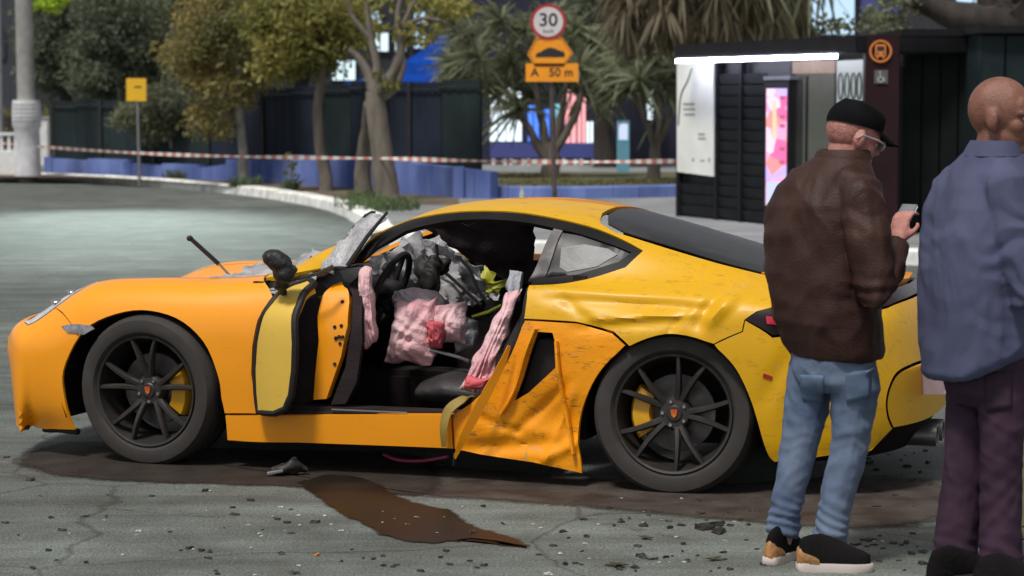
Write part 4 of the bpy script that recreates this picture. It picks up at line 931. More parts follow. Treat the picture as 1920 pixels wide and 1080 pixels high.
for (x0, y0, x1, y1, mm_) in ((919, 165, 948, 265, E_WHITE), (950, 165, 978, 265, E_WHITE), (990, 195, 1010, 265, E_BLUE), (1012, 205, 1030, 262, E_BLUE), (1034, 195, 1050, 265, E_CYAN), (1060, 165, 1080, 268, E_PINK), (1083, 165, 1098, 268, E_PINK), (1100, 228, 1112, 268, E_WHITE)):
    w_ = sbox('window', x0, y0, x1, y1, .30, .08, mm_); 
    f = MB(); a, b = sh(x0, y1, .26), sh(x1, y0, .26)
    for c_, sz in (((a + b) / 2 + Vector((0, 0, 0)), (.025, .06, b.z - a.z)),): f.box(c_ - so, sz)
    f.build('mullion', M_SHOP, w_, smooth=0)
sbox('lit_fascia', 919, 268, 1115, 296, .2, .12, E_NAVY)
for x in range(922, 1112, 11): sbox('picket', x, 297 + (x % 3), x + 6, 333, .1, .06, M_WHITE if (x // 11) % 3 else M_SHOP)
tot_ = thing('lit_totem', 'slim blue green lit totem beside the dark tree trunk', 'totem', (at(1168, 326, 50).x, 50, PZ)); to = Vector((at(1168, 326, 50).x, 50, PZ))
a, b = at(1157, 326, 50), at(1180, 226, 50); MB().box((a + b) / 2 - to, (b.x - a.x, .2, b.z - a.z)).build('totem_body', emis('totem_face', (.10, .30, .38), .5), tot_, smooth=0)
a, b = at(1160, 262, 49.9), at(1177, 232, 49.9); MB().box((a + b) / 2 - to - Vector((0, .02, 0)), (b.x - a.x, .05, b.z - a.z)).build('totem_screen', emis('totem_top', (.55, .62, .85), .9), tot_, smooth=0)
vsn = thing('vertical_lit_sign', 'narrow vertical sign of glowing white letters on the shop wall', 'sign', at(1219, 228, 55.6)); vo = at(1219, 228, 55.6)
a, b = at(1209, 228, 55.6), at(1230, 152, 55.6); MB().box((a + b) / 2 - vo + Vector((0, .25, 0)), (b.x - a.x, .5, b.z - a.z)).build('sign_board', M_SHOP, vsn, smooth=0)
for k, ch in enumerate('MEKE'):
    p = at(1219, 163 + k * 18, 55.55) - vo; text_obj('letter', ch, .27, frame(p, Vector((1, 0, 0)), Vector((0, 0, 1)), Vector((0, -1, 0))), E_WHITE, vsn, .005, bold=.004)
# small distant lamps
for x, y, c, nm, lb in ((1158, 160, (.2, .9, .8), 'teal', 'tiny teal lamp glowing beside the dark trunk'), (1180, 163, (.9, .8, .5), 'amber', 'tiny warm lamp glowing right of the teal one')):
    m = MB(); p = at(x, y, 55); m.ell((0, 0, 0), (.05, .05, .05)); m.tube([(0, .05, 0), (0, .9, 0)], .02, 6)
    tag(m.build('wall_lamp', emis('lamp_' + nm, c, 1.2), loc=p), lb, 'lamp')
# ---- blue canopy tent behind the hoarding
TY = 60.0; tv = at(745, 158, TY); tent = thing('canopy_tent', 'blue peaked canopy tent rising behind the dark hoarding', 'tent', (tv.x, TY, PZ)); tvo = Vector((tv.x, TY, PZ))
M_TENT = mat('blue_canvas', (0.008, 0.05, 0.30), 0.95, var=.25, vscale=2, bump=.3, bscale=6, spec=.03)
pk = at(832, 64, TY + 1.5); c1, c2 = at(640, 158, TY - 1.2), at(985, 158, TY - 1.2); c3, c4 = at(985, 158, TY - 1.2) + Vector((0, 5, 0)), at(640, 158, TY - 1.2) + Vector((0, 5, 0)); pk.y = TY + 1.3
def canopy_side(a, b, apex, n=8):
    rows = []
    for i in range(n + 1):
        t = i / n; sag = -.22 * math.sin(t * math.pi); rows.append([a.lerp(b, j / n).lerp(apex, t) + Vector((0, 0, sag)) - tvo for j in range(n + 1)])
    m = MB(); m.rings(rows + [[p - Vector((0, 0, .03)) for p in r] for r in rows[::-1]], cap=False, closed=False); return m
for a, b in ((c1, c2), (c2, c3), (c3, c4), (c4, c1)): canopy_side(a, b, pk).build('canopy_panel', M_TENT, tent, smooth=60)
for c_ in (c1, c2, c3, c4): MB().tube([c_ - tvo - Vector((0, 0, c_.z - PZ)), c_ - tvo], .04, 8).build('pole', M_WHITE, tent)
m = MB(); m.rings([[c1 - tvo, c2 - tvo], [c1 - tvo - Vector((0, 0, .3)), c2 - tvo - Vector((0, 0, .3))]], cap=False, closed=False); m.build('valance', M_TENT, tent, smooth=0)
# ---- far buildings closing the view
def block(name, label, x0, x1, ytop, Y, material, wins=(), depth=8.0, extra=2.0):
    a, b = at(x0, 300, Y), at(x1, ytop, Y); o = Vector(((a.x + b.x) / 2, Y, 0)); t = thing(name, label, 'building', o)
    H_ = b.z + extra; MB().box((0, depth / 2, H_ / 2), (b.x - a.x, depth, H_)).build('wall', material, t, smooth=0)
    m = MB(); m.box((0, depth / 2, H_ + .1), (b.x - a.x + .3, depth + .3, .2)); m.build('parapet', material, t, smooth=0)
    for (wx0, wy0, wx1, wy1, mm_) in wins:
        p, q = at(wx0, wy1, Y), at(wx1, wy0, Y); fo = MB(); c_ = (p + q) / 2 - o; sx, sz = q.x - p.x, q.z - p.z
        wo_ = MB().box((c_.x, -.01, c_.z), (sx, .06, sz)).build('window', mm_, t, smooth=0)
        for e in (-1, 1): fo.box((c_.x + e * sx / 2, -.03, c_.z), (.06, .1, sz + .06))
        fo.box((c_.x, -.03, c_.z), (.04, .1, sz)); 
        for e in (-1, 1): fo.box((c_.x, -.03, c_.z + e * sz / 2), (sx + .06, .102, .06))
        fo.build('window_frame', M_SHOP, wo_, smooth=0)
    return t
E_WIN = emis('cold_window', (.55, .78, 1.0), .8); E_WIN2 = emis('pale_window', (.75, .95, .98), .9)
block('office_building', 'dark building with cold lit windows glimpsed through the branches', 560, 900, -30, 72, mat('dark_render', (.02, .022, .03), .8, var=.3), [(622, 112, 668, 152, E_WIN2), (695, 60, 730, 98, E_WIN2), (740, 55, 762, 98, E_WIN2), (775, 58, 800, 92, E_WIN), (690, 20, 716, 45, E_WIN), (775, 20, 798, 45, E_WIN), (820, 100, 840, 120, E_WIN)], extra=4)
block('tower_building', 'pale blue lit office block above the bus shelter', 1440, 1960, -40, 70, mat('night_facade', (.03, .03, .035), .8, var=.3), [(1518, -20, 1604, 66, E_WIN), (1612, -20, 1690, 30, E_NAVY), (1790, -20, 1860, 24, E_WIN), (1890, 10, 1935, 60, E_WIN2)], extra=4)
block('far_building', 'dim grey building at the far left behind the utility pole', -260, 90, -60, 110, mat('dim_facade', (.035, .04, .05), .8, var=.25), [(-20, 60, 10, 110, mat('unlit_glass', (.03, .035, .05), .2)), (-80, 60, -40, 110, MATS['unlit_glass'])], extra=6)
block('low_building', 'long dark low building hidden behind the dense trees', 60, 640, -20, 84, mat('dark_render2', (.02, .024, .022), .8, var=.3), extra=6)
block('side_building', 'dark building between the palms and the shop roof', 860, 1460, -20, 78, mat('dark_render3', (.018, .018, .028), .8, var=.3), [(1000, 15, 1012, 30, E_NAVY), (1090, 20, 1106, 60, E_BLUE), (1104, 72, 1112, 90, E_BLUE)], extra=5)

# ---- foliage machinery
def leaves(C, size, n_per, spread, flat=.6, asp=.45, seed=1, droop=0.0):
    """diamond leaves scattered round clump centres C (k,3) -> V, F"""
    g = np.random.default_rng(seed); k = len(C); n = k * n_per
    d = g.normal(size=(n, 3)); d /= np.linalg.norm(d, axis=1)[:, None]; r = spread * g.random(n) ** .45
    P = np.repeat(C, n_per, 0) + d * r[:, None] * np.array([1, 1, flat])
    ax = g.normal(size=(n, 3)) + d * .8; ax[:, 2] -= droop; ax /= np.linalg.norm(ax, axis=1)[:, None]
    sd_ = np.cross(ax, g.normal(size=(n, 3))); sd_ /= np.linalg.norm(sd_, axis=1)[:, None]
    s = size * g.uniform(.6, 1.3, n)[:, None]; a = P - ax * s * .5; b = P + ax * s * .5; mid = P + np.cross(ax, sd_) * s * .08
    V = np.stack([a, mid + sd_ * s * asp * .5, b, mid - sd_ * s * asp * .5], 1).reshape(-1, 3); F = np.arange(n * 4).reshape(-1, 4)
    return V, F
def leafmat(name, c1, c2, sc=.8):
    if name in MATS: return MATS[name]
    c1 = tuple(x * 1.9 for x in c1); c2 = tuple(x * 1.75 for x in c2)
    m = mat(name, c1, .6, col2=c2, vscale=sc, detail=6, mask=(.35, .65), spec=.3)
    b = m.node_tree.nodes['Principled BSDF']; nt = m.node_tree
    tr = nt.nodes.new('ShaderNodeBsdfTranslucent'); ms = nt.nodes.new('ShaderNodeMixShader'); ms.inputs[0].default_value = .42
    nt.links.new(b.inputs['Base Color'].links[0].from_socket, tr.inputs['Color']); nt.links.new(b.outputs[0], ms.inputs[1]); nt.links.new(tr.outputs[0], ms.inputs[2])
    nt.links.new(ms.outputs[0], nt.nodes['Material Output'].inputs['Surface']); return m
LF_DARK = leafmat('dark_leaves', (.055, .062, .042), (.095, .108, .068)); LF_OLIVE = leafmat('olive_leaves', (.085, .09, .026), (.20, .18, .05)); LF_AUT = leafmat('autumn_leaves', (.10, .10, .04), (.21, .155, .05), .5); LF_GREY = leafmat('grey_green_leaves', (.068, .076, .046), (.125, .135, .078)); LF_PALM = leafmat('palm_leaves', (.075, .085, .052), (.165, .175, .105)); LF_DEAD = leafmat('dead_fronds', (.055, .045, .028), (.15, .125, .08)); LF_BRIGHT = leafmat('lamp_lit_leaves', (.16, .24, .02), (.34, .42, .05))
BARK = mat('grey_brown_bark', (.15, .128, .105), .9, var=.3, vscale=7, bump=.8, bscale=26, stretch=(1, 1, .25), detail=8); BARK_D = mat('dark_bark', (.035, .028, .024), .9, var=.35, vscale=6, bump=.8, bscale=24, stretch=(1, 1, .3)); BARK_P = mat('pale_bark', (.26, .25, .22), .85, var=.25, vscale=9, bump=.5, bscale=24, stretch=(1, 1, .4))
def limb(px, Y, rad, n=4, wob=.0):
    """polyline of photo positions at depth Y -> smooth tapered limb points"""
    P = spline([at(x, y, Y + (dy[0] if dy else 0)) for x, y, *dy in px], n); k = len(P); rr = [np.interp(i / (k - 1), np.linspace(0, 1, len(rad)), rad) for i in range(k)]
    return [p + Vector((wob * noise.noise(p * 3), wob * noise.noise(p * 3 + Vector((9, 0, 0))), 0)) for p in P], rr
def tree(name, label, base, Y, limbs, bark, clumps, leafm, lsize, nper, spread, seed, group=None, flat=.7, droop=0.2, asp=.5):
    """limbs: list of (pixel path, radii); clumps: list of (px, py, rx, ry, depth radius, count)"""
    bp0 = at(base[0], base[1], Y); bp0.z = PZ; t = thing(name, label, 'tree', bp0, group=group)
    for i, (path, rad) in enumerate(limbs):
        P, rr = limb(path, Y, rad, wob=.03)
        if i == 0: P[0].z = min(P[0].z, PZ) - .15
        rr = [r * (1 + .10 * noise.noise(Vector((p.z * 6, i * 5.0, 0)))) for p, r in zip(P, rr)]
        if i == 0: rr[0] *= 1.35
        MB().tube([p - bp0 for p in P], rr, 12 if i == 0 else 7).build('trunk' if i == 0 else 'branch', bark, t, 60)
    g = np.random.default_rng(seed); C = []; ppm = FPX / Y
    for (x, y, rx, ry, rd, n) in clumps:
        c = np.array(at(x, y, Y)); q = g.normal(size=(n, 3)); q /= np.linalg.norm(q, axis=1)[:, None]; q *= g.random(n)[:, None] ** .4
        C.append(c + q * np.array([rx / ppm, rd, ry / ppm]))
    C = np.concatenate(C); V, F = leaves(C - np.array(bp0), lsize, nper, spread, flat, asp, seed, droop); np_obj('crown', V, F, leafm, t)
    return t
# dense dark trees behind the hoarding on the left
for i, (x, y, rx, ry, Y, lf, lb) in enumerate((
    (120, 60, 80, 110, 60, LF_DARK, 'dark dense tree just right of the utility pole'), (215, 70, 85, 130, 58, LF_DARK, 'dark dense tree above the yellow notice board'),
    (320, 60, 90, 140, 61, LF_GREY, 'grey green bushy tree behind the small sapling'), (400, 110, 80, 110, 57, LF_GREY, 'grey green tree left of the slender pale trunk'), (560, 20, 120, 70, 60, LF_DARK, 'dark tree behind the slender trunk above the blue hoarding'))):
    tree('background_tree', lb, (x, 318), Y, [([(x, 318), (x + 4, 200), (x - 3, 100)], [.22, .16, .08]), ([(x + 2, 190), (x + 30, 110), (x + 40, 60)], [.1, .05, .02])], BARK_D, [(x, y, rx, ry, 1.6, 150), (x - rx * .4, y + ry * .5, rx * .5, ry * .4, 1.2, 50), (x + rx * .4, y + ry * .55, rx * .5, ry * .4, 1.2, 50)], lf, .13, 85, .45, 10 + i, 'dense trees behind the hoarding')
tree('background_tree', 'dark leafy tree filling the gap above the blue tent', (900, 330), 66, [([(900, 330), (896, 200), (905, 60)], [.2, .15, .06])], BARK_D, [(905, 30, 110, 90, 1.5, 160), (1000, 30, 90, 60, 1.4, 90), (860, 130, 50, 40, 1, 30)], LF_DARK, .13, 80, .45, 21, 'dense trees behind the hoarding')
tree('background_tree', 'dark leafy tree right of the speed limit sign', (1130, 330), 54, [([(1134, 328), (1132, 230), (1136, 120), (1128, 40)], [.26, .22, .2, .1])], BARK_D, [(1130, 40, 90, 70, 1.4, 110), (1190, 110, 70, 60, 1.2, 60)], LF_DARK, .13, 80, .45, 22, 'dense trees behind the hoarding')
# sapling, slender tree, dark leaning tree, twin trunk tree
tree('street_tree', 'small sapling with forked thin trunk beside the yellow notice board', (332, 333), 47, [([(333, 334), (328, 300), (322, 262), (318, 220)], [.07, .055, .045, .02]), ([(322, 265), (303, 240), (285, 215)], [.035, .025, .012]), ([(324, 262), (345, 235), (372, 215)], [.03, .02, .01])], BARK_P, [(255, 215, 45, 25, .6, 26), (315, 205, 60, 45, .8, 46), (375, 230, 45, 30, .6, 26), (290, 245, 40, 18, .5, 16)], LF_GREY, .10, 60, .28, 31, 'street trees along the verge', droop=.5)
tree('street_tree', 'slender tree with straight pale trunk and orange tinted leaves', (457, 345), 43, [([(457, 346), (456, 290), (450, 220), (447, 150)], [.11, .085, .075, .06]), ([(447, 152), (455, 138), (468, 132)], [.05, .04, .03]), ([(447, 155), (438, 115), (420, 90), (412, 60)], [.05, .04, .03, .015]), ([(436, 115), (432, 70), (445, 20)], [.03, .02, .01])], BARK_P, [(390, 60, 60, 70, .9, 45), (455, 40, 60, 60, .9, 40), (410, 170, 50, 55, .8, 34), (395, 230, 40, 30, .6, 16), (480, 110, 40, 60, .7, 26), (350, 110, 40, 45, .7, 20)], LF_AUT, .11, 48, .34, 32, 'street trees along the verge', droop=.5)
tree('street_tree', 'dark leaning tree with drooping yellow green crown near the hoarding', (610, 366), 40, [([(611, 367), (608, 320), (602, 270), (596, 215), (604, 150), (600, 70)], [.13, .11, .095, .09, .085, .05]), ([(600, 140), (575, 90), (555, 40)], [.05, .03, .015]), ([(602, 130), (630, 80), (650, 30)], [.05, .03, .015])], BARK, [(545, 60, 60, 60, .9, 50), (600, 30, 70, 45, .9, 46), (520, 110, 38, 38, .7, 26), (650, 45, 45, 60, .8, 36), (590, 100, 55, 35, .7, 30), (500, 40, 40, 40, .7, 24)], LF_OLIVE, .12, 50, .33, 33, 'street trees along the verge', droop=.7)
tree('street_tree', 'thick twin trunk tree with pale forking limbs by the kerb', (722, 388), 36.5, [([(726, 392), (722, 340), (716, 280), (706, 215), (702, 170)], [.24, .19, .165, .16, .14]), ([(680, 372, .9), (680, 310, .9), (686, 250, .7), (694, 195, .3)], [.16, .13, .11, .10]), ([(704, 180), (690, 140), (672, 110), (652, 92)], [.11, .08, .06, .04]), ([(703, 175), (706, 120), (694, 60), (686, 0)], [.10, .07, .055, .03]), ([(708, 175), (735, 140), (752, 90), (745, 30), (760, -20)], [.11, .085, .07, .05, .03]), ([(712, 185), (742, 165), (758, 125), (752, 95)], [.08, .06, .045, .03]), ([(742, 60), (790, 35), (840, 45), (870, 75)], [.045, .035, .025, .012]), ([(694, 70), (660, 30), (650, -10)], [.05, .03, .02]), ([(748, 60), (780, 0), (800, -20)], [.04, .03, .02])], BARK, [(700, 0, 60, 18, .8, 4), (790, 0, 60, 15, .8, 5), (725, 150, 18, 6, .3, 2), (850, 15, 40, 20, .6, 5), (775, 60, 30, 30, .5, 4)], LF_OLIVE, .15, 34, .28, 34, 'street trees along the verge')
# dragon trees: forked trunks with sword-leaf rosettes
def blades(C, Dr, n, ln, wd, seed, droop=.35):
    g = np.random.default_rng(seed); V = []; F = []
    for c, d in zip(C, Dr):
        for _ in range(n):
            v = g.normal(size=3); v /= np.linalg.norm(v); v = v + d * .7; v /= np.linalg.norm(v); l_ = ln * g.uniform(.7, 1.15); sdv = np.cross(v, g.normal(size=3)); sdv /= np.linalg.norm(sdv); b = len(V)
            for f, ww in ((0, .6), (.45, 1), (.8, .7), (1, .08)):
                p = c + v * l_ * f + np.array([0, 0, -droop * l_ * f * f]); V.append(p + sdv * wd * ww); V.append(p - sdv * wd * ww)
            for q in range(3): F.append((b + 2 * q, b + 2 * q + 1, b + 2 * q + 3, b + 2 * q + 2))
    return np.array(V), np.array(F)
def dragon_tree(label, base, Y, limbs, heads, seed, ln=.80, n=52, lf=LF_PALM):
    bp0 = at(base[0], base[1], Y); bp0.z = PZ; t = thing('dragon_tree', label, 'tree', bp0, group='dragon trees on the island')
    for i, (path, rad) in enumerate(limbs):
        P, rr = limb(path, Y, rad, wob=.04)
        if i == 0: P[0].z = PZ - .15
        MB().tube([p - bp0 for p in P], rr, 9).build('trunk' if i == 0 else 'branch', BARK, t, 60)
    g = np.random.default_rng(seed); C = []; Dr = []
    for x, y in heads:
        C.append(np.array(at(x, y, Y + g.uniform(-.9, .9)) - bp0)); d = np.array([(x - base[0]) / 120, g.uniform(-.5, .3), .6]); Dr.append(d / np.linalg.norm(d))
    V, F = blades(C, Dr, n, ln, .03, seed); np_obj('crown', V, F, lf, t); return t
g_ = np.random.default_rng(5)
hd1 = [(880, 150), (900, 110), (930, 75), (960, 120), (915, 165), (950, 165), (985, 60), (1010, 95), (1040, 150), (1060, 100), (1085, 130), (1090, 175), (1110, 90), (1000, 185), (975, 205), (1075, 60), (1120, 150), (940, 40), (860, 125), (870, 90), (1030, 40), (1000, 140), (890, 60), (920, 130)]
dragon_tree('spiky leaved dragon tree with fanned trunks behind the speed sign', (1030, 328), 46, [([(1032, 330), (1034, 300), (1028, 270)], [.2, .17, .14]), ([(1026, 300), (1000, 255), (970, 210), (950, 170)], [.11, .08, .06, .05]), ([(1030, 290), (1018, 240), (1010, 190), (1000, 140)], [.1, .08, .06, .05]), ([(1034, 290), (1062, 250), (1085, 200), (1095, 150)], [.11, .085, .06, .05]), ([(1036, 285), (1050, 220), (1060, 170), (1062, 110)], [.09, .07, .05, .04]), ([(975, 215), (935, 185), (905, 160)], [.06, .045, .04]), ([(1000, 145), (975, 90), (960, 60)], [.05, .04, .035])], hd1, 41)
hd2 = [(1165, 140), (1190, 100), (1200, 150), (1225, 120), (1250, 90), (1262, 140), (1180, 170), (1240, 160), (1215, 70), (1250, 190), (1195, 60)]
dragon_tree('spiky leaved dragon tree with bare roots beside the bus shelter', (1226, 334), 44, [([(1226, 336), (1226, 300), (1232, 270)], [.14, .11, .09]), ([(1222, 338), (1200, 335), (1190, 342)], [.05, .04, .02]), ([(1232, 275), (1250, 235), (1262, 205)], [.07, .05, .035]), ([(1230, 275), (1210, 225), (1195, 175)], [.07, .05, .04]), ([(1232, 270), (1236, 210), (1232, 150)], [.06, .05, .04])], hd2, 42)
# shaggy palm with skirt of hanging dead fronds
pb = at(1330, 330, 40); pb.z = PZ; palm = thing('fan_palm', 'shaggy palm with a skirt of hanging dead fronds above the shelter', 'tree', pb)
P, rr = limb([(1330, 332), (1332, 200), (1328, 60), (1330, -120)], 40, [.3, .26, .24, .22]); MB().tube([p - pb for p in P], rr, 12).build('trunk', BARK_D, palm, 60)
C = []; Dr = []
for i in range(90):
    x = g_.uniform(1165, 1500); y = g_.uniform(-60, 25); C.append(np.array(at(x, y, 40 + g_.uniform(-1.2, 1.2)) - pb)); Dr.append(np.array([(x - 1330) / 400, g_.uniform(-.3, .3), -1.6]))
V, F = blades(C, Dr, 26, .6, .025, 43, droop=.5); np_obj('frond_skirt', V, F, LF_DEAD, palm)
C = [np.array(at(g_.uniform(1100, 1560), g_.uniform(-160, -40), 40 + g_.uniform(-1.5, 1.5)) - pb) for _ in range(30)]; V, F = blades(C, [np.array([0, 0, .5])] * 30, 30, .9, .03, 44); np_obj('crown', V, F, LF_PALM, palm)
# big dark limb reaching over on the right
tree('overhanging_tree', 'massive dark tree limb crossing the top right corner', (1990, 420), 33, [([(1985, 420), (1975, 200), (1940, 60), (1900, 10)], [.4, .36, .33, .3]), ([(1945, 50), (1880, 40), (1810, 35), (1750, 15), (1690, -30)], [.3, .26, .22, .18, .14]), ([(1880, 45), (1850, 10), (1830, -60)], [.16, .12, .1]), ([(1930, 40), (1910, -10), (1890, -60)], [.16, .12, .1])], BARK_D, [(1655, 30, 50, 26, .8, 10), (1565, 50, 34, 14, .9, 4), (1700, -10, 60, 30, .8, 14), (1900, -40, 80, 20, .8, 12)], LF_GREY, .11, 30, .22, 45)
# leaves top left, their lamp light painted in as a bright leaf colour
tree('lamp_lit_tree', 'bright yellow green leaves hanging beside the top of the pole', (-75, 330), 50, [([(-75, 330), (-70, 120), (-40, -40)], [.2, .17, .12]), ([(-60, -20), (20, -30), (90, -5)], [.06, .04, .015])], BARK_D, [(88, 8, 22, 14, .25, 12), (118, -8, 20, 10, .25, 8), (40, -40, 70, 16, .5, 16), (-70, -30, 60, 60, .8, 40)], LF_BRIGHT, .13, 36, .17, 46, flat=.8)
# grass tufts round the trunks
def tufts(name, pts, hgt, n, material, seed):
    g = np.random.default_rng(seed); V = []; F = []
    for x, y, sp in pts:
        c = G(x, y)
        for _ in range(n):
            a = g.uniform(0, 2 * math.pi); r = sp * g.random() ** .5; p = np.array([c.x + r * math.cos(a), c.y + r * math.sin(a), PZ]); d = np.array([g.normal() * .35, g.normal() * .35, 1.0]); l_ = hgt * g.uniform(.5, 1.2); sdv = np.array([g.normal(), g.normal(), 0]); sdv /= np.linalg.norm(sdv); b = len(V)
            V += [p + sdv * .012, p - sdv * .012, p + d * l_ * .6 - sdv * .009, p + d * l_ * .6 + sdv * .009, p + d * l_ + np.array([d[0] * .2, d[1] * .2, -.03])]
            F += [(b, b + 1, b + 2, b + 3), (b + 3, b + 2, b + 4, b + 4)]
    V = np.array(V); F = np.array(F); me = MB(); me.v = V.tolist(); me.f = [tuple(dict.fromkeys(f)) for f in F.tolist()]
    return tag(me.build(name, material, smooth=0), 'tufts of green grass growing round the street tree trunks', 'grass', kind='stuff')
tufts('grass', [(690, 388, .5), (715, 395, .5), (740, 392, .4), (675, 378, .3), (330, 336, .25), (460, 350, .3), (545, 357, .15)], .22, 110, leafmat('grass_green', (.04, .062, .028), (.085, .115, .05)), 51)
tufts('island_grass', [(980, 345, 1.0), (1060, 350, 1.2), (1150, 345, 1.2), (1240, 345, .8), (1010, 335, .8)], .14, 260, leafmat('island_green', (.07, .075, .03), (.14, .12, .05)), 52)['label'] = 'sparse dry grass covering the planted island'
# thin stake with a young plant
sk = thing('young_plant', 'thin young plant with few leaves between the slender and leaning trees', 'plant', G(547, 357)); V, F = leaves(np.array([[0, 0, .35], [0, 0, .55], [.05, 0, .15]]), .1, 26, .14, 1, .5, 53); np_obj('leaves', V, F, LF_OLIVE, sk); MB().tube([(0, 0, -.05), (.01, 0, .6)], [.012, .006], 6).build('stem', BARK, sk)

# ---- utility pole with papers, lamp arm above the frame
UP = G(53, 330); up = thing('utility_pole', 'concrete utility pole wrapped with white paper notices', 'pole', UP)
MB().tube([(0, 0, -.2), (-.03, 0, 3), (-.08, 0, 6), (-.1, 0, 9)], [.19, .175, .15, .13], 16).build('shaft', M_CONC, up)
M_PAPER = mat('white_paper', (.66, .66, .68), .8, var=.15, vscale=6, bump=.3, bscale=12)
m = MB(); rings = []
for z, r in ((.0, .26), (.5, .265), (.95, .25), (1.0, .285), (1.25, .29), (1.45, .275), (1.52, .27)): rings.append([Vector(((r + .012 * noise.noise(Vector((a * 2, z * 4, 0)))) * math.cos(a) - .015, r * math.sin(a), z)) for a in np.linspace(0, 2 * math.pi, 24, endpoint=False)])
m.rings(rings); pw = m.build('paper_wrap', M_PAPER, up, 50)
M_INK = mat('grey_ink', (.25, .25, .27), .8)
for k, zz_ in enumerate((1.42, 1.33, 1.25, 1.17, 1.09)):
    m = MB(); m.rings([[Vector((.296 * math.cos(a) - .015, .296 * math.sin(a), zz_ + dz)) for a in np.linspace(math.pi * 1.22, math.pi * 1.78, 9)] for dz in (0, .018)], cap=False, closed=False); m.build('printed_line', M_INK, pw, smooth=0)
MB().box((0, 0, 1.6), (.22, .2, .14)).build('strap_box', M_PAPER, up, smooth=0, bevel=.01)
arm = MB(); arm.tube([(-.1, 0, 7.6), (.9, -.9, 8.1), (2.0, -2.2, 8.25)], [.05, .045, .04], 8); arm.build('lamp_arm', M_STEEL, up)
lampb = MB(); lampb.box((2.15, -2.4, 8.25), (.36, .6, .10), Matrix.Rotation(R(-42), 3, 'Z')); lb_ = lampb.build('lamp_head', M_DARKMET, up, smooth=0, bevel=.02)
lg = MB(); lg.box((2.15, -2.4, 8.19), (.26, .45, .012), Matrix.Rotation(R(-42), 3, 'Z')); lg.build('lamp_diffuser', emis('street_lamp_glass', (.85, 1.0, .95), 6.0), lb_, smooth=0)
spd = bpy.data.lights.new('street_lamp_light', 'SPOT'); spd.energy = 9000; spd.color = (.80, 1.0, .94); spd.spot_size = R(27); spd.spot_blend = 1.0; spd.shadow_soft_size = .25
spo = bpy.data.objects.new('street_lamp_light', spd); COL.objects.link(spo); spo.parent = up; spo.location = (2.15, -2.4, 8.10)
tgt = at_ground(230, 425) - UP - Vector((2.15, -2.4, 8.10)); spo.rotation_euler = tgt.to_track_quat('-Z', 'Y').to_euler()
# white low wall and cabinet beside the pole
lw = G(15, 327); t = thing('white_parapet', 'low whitewashed parapet with rails left of the utility pole', 'wall', lw)
a, b = G(-160, 329), G(40, 329); MB().box(((a + b) / 2 - lw) + Vector((0, 0, .25)), (b.x - a.x, .3, .5)).build('wall', M_WHITE, t, smooth=0, bevel=.02)
for x in range(-150, 40, 14): p = G(x, 329) - lw; MB().box(p + Vector((0, 0, .66)), (.05, .05, .32)).build('baluster', M_WHITE, t, smooth=0)
MB().box(((a + b) / 2 - lw) + Vector((0, 0, .84)), (b.x - a.x, .1, .06)).build('handrail', M_WHITE, t, smooth=0)
cb = at(80, 322, 53); cbo = Vector((cb.x, 53, PZ)); t = thing('utility_cabinet', 'pale utility cabinet standing behind the papered pole', 'cabinet', cbo); MB().box((0, 0, .55), (.35, .3, 1.1)).build('body', M_WHITE, t, smooth=0, bevel=.015); MB().box((0, -.165, .55), (.29, .02, .95)).build('door', M_WHITE, t, smooth=0); MB().box((0, 0, 1.13), (.42, .36, .05)).build('roof', M_CONC, t, smooth=0)
hg_ = at(10, 260, 75); V, F = leaves(np.array([[x, 0, z] for x in np.linspace(-4, 2.5, 30) for z in (.3, .7, 1.0)]), .12, 40, .35, 1, .5, 54); hdg = thing('hedge', 'clipped green hedge at the far left edge', 'hedge', (hg_.x, 75, PZ)); np_obj('foliage', V, F, LF_OLIVE, hdg); MB().box((-.7, 0, .5), (6, .4, 1.0)).build('stems', BARK_D, hdg, smooth=0)
mp_ = at(3, 320, 54); t = thing('slim_post', 'slim grey metal post at the left edge of the photo', 'post', (mp_.x, 54, PZ)); MB().tube([(0, 0, -.1), (0, 0, 4.2)], [.07, .06], 10).build('shaft', M_STEEL, t); MB().box((.0, 0, .05), (.22, .22, .1)).build('foot', M_CONC, t, smooth=0)
# ---- yellow notice board
nb = G(262, 338); t = thing('notice_sign', 'small yellow rectangular notice board on a grey post', 'sign', nb); D_ = nb.y; q0, q1 = at(238, 190, D_) - nb, at(275, 147, D_) - nb
MB().tube([(0, 0, -.1), (-.02, 0, q1.z - .1)], .032, 10).build('post', M_STEEL, t)
M_SIGNY = mat('yellow_sign_sheet', (.88, .50, .02), .45, var=.08); pl_ = MB().box(((q0.x + q1.x) / 2, -.05, (q0.z + q1.z) / 2), (q1.x - q0.x, .02, q1.z - q0.z)).build('board', M_SIGNY, t, smooth=0, bevel=.006)
MB().box(((q0.x + q1.x) / 2 + .03, -.063, q1.z - .16), (.14, .004, .03)).build('printed_line', mat('brown_ink', (.12, .06, .01), .6), pl_, smooth=0)
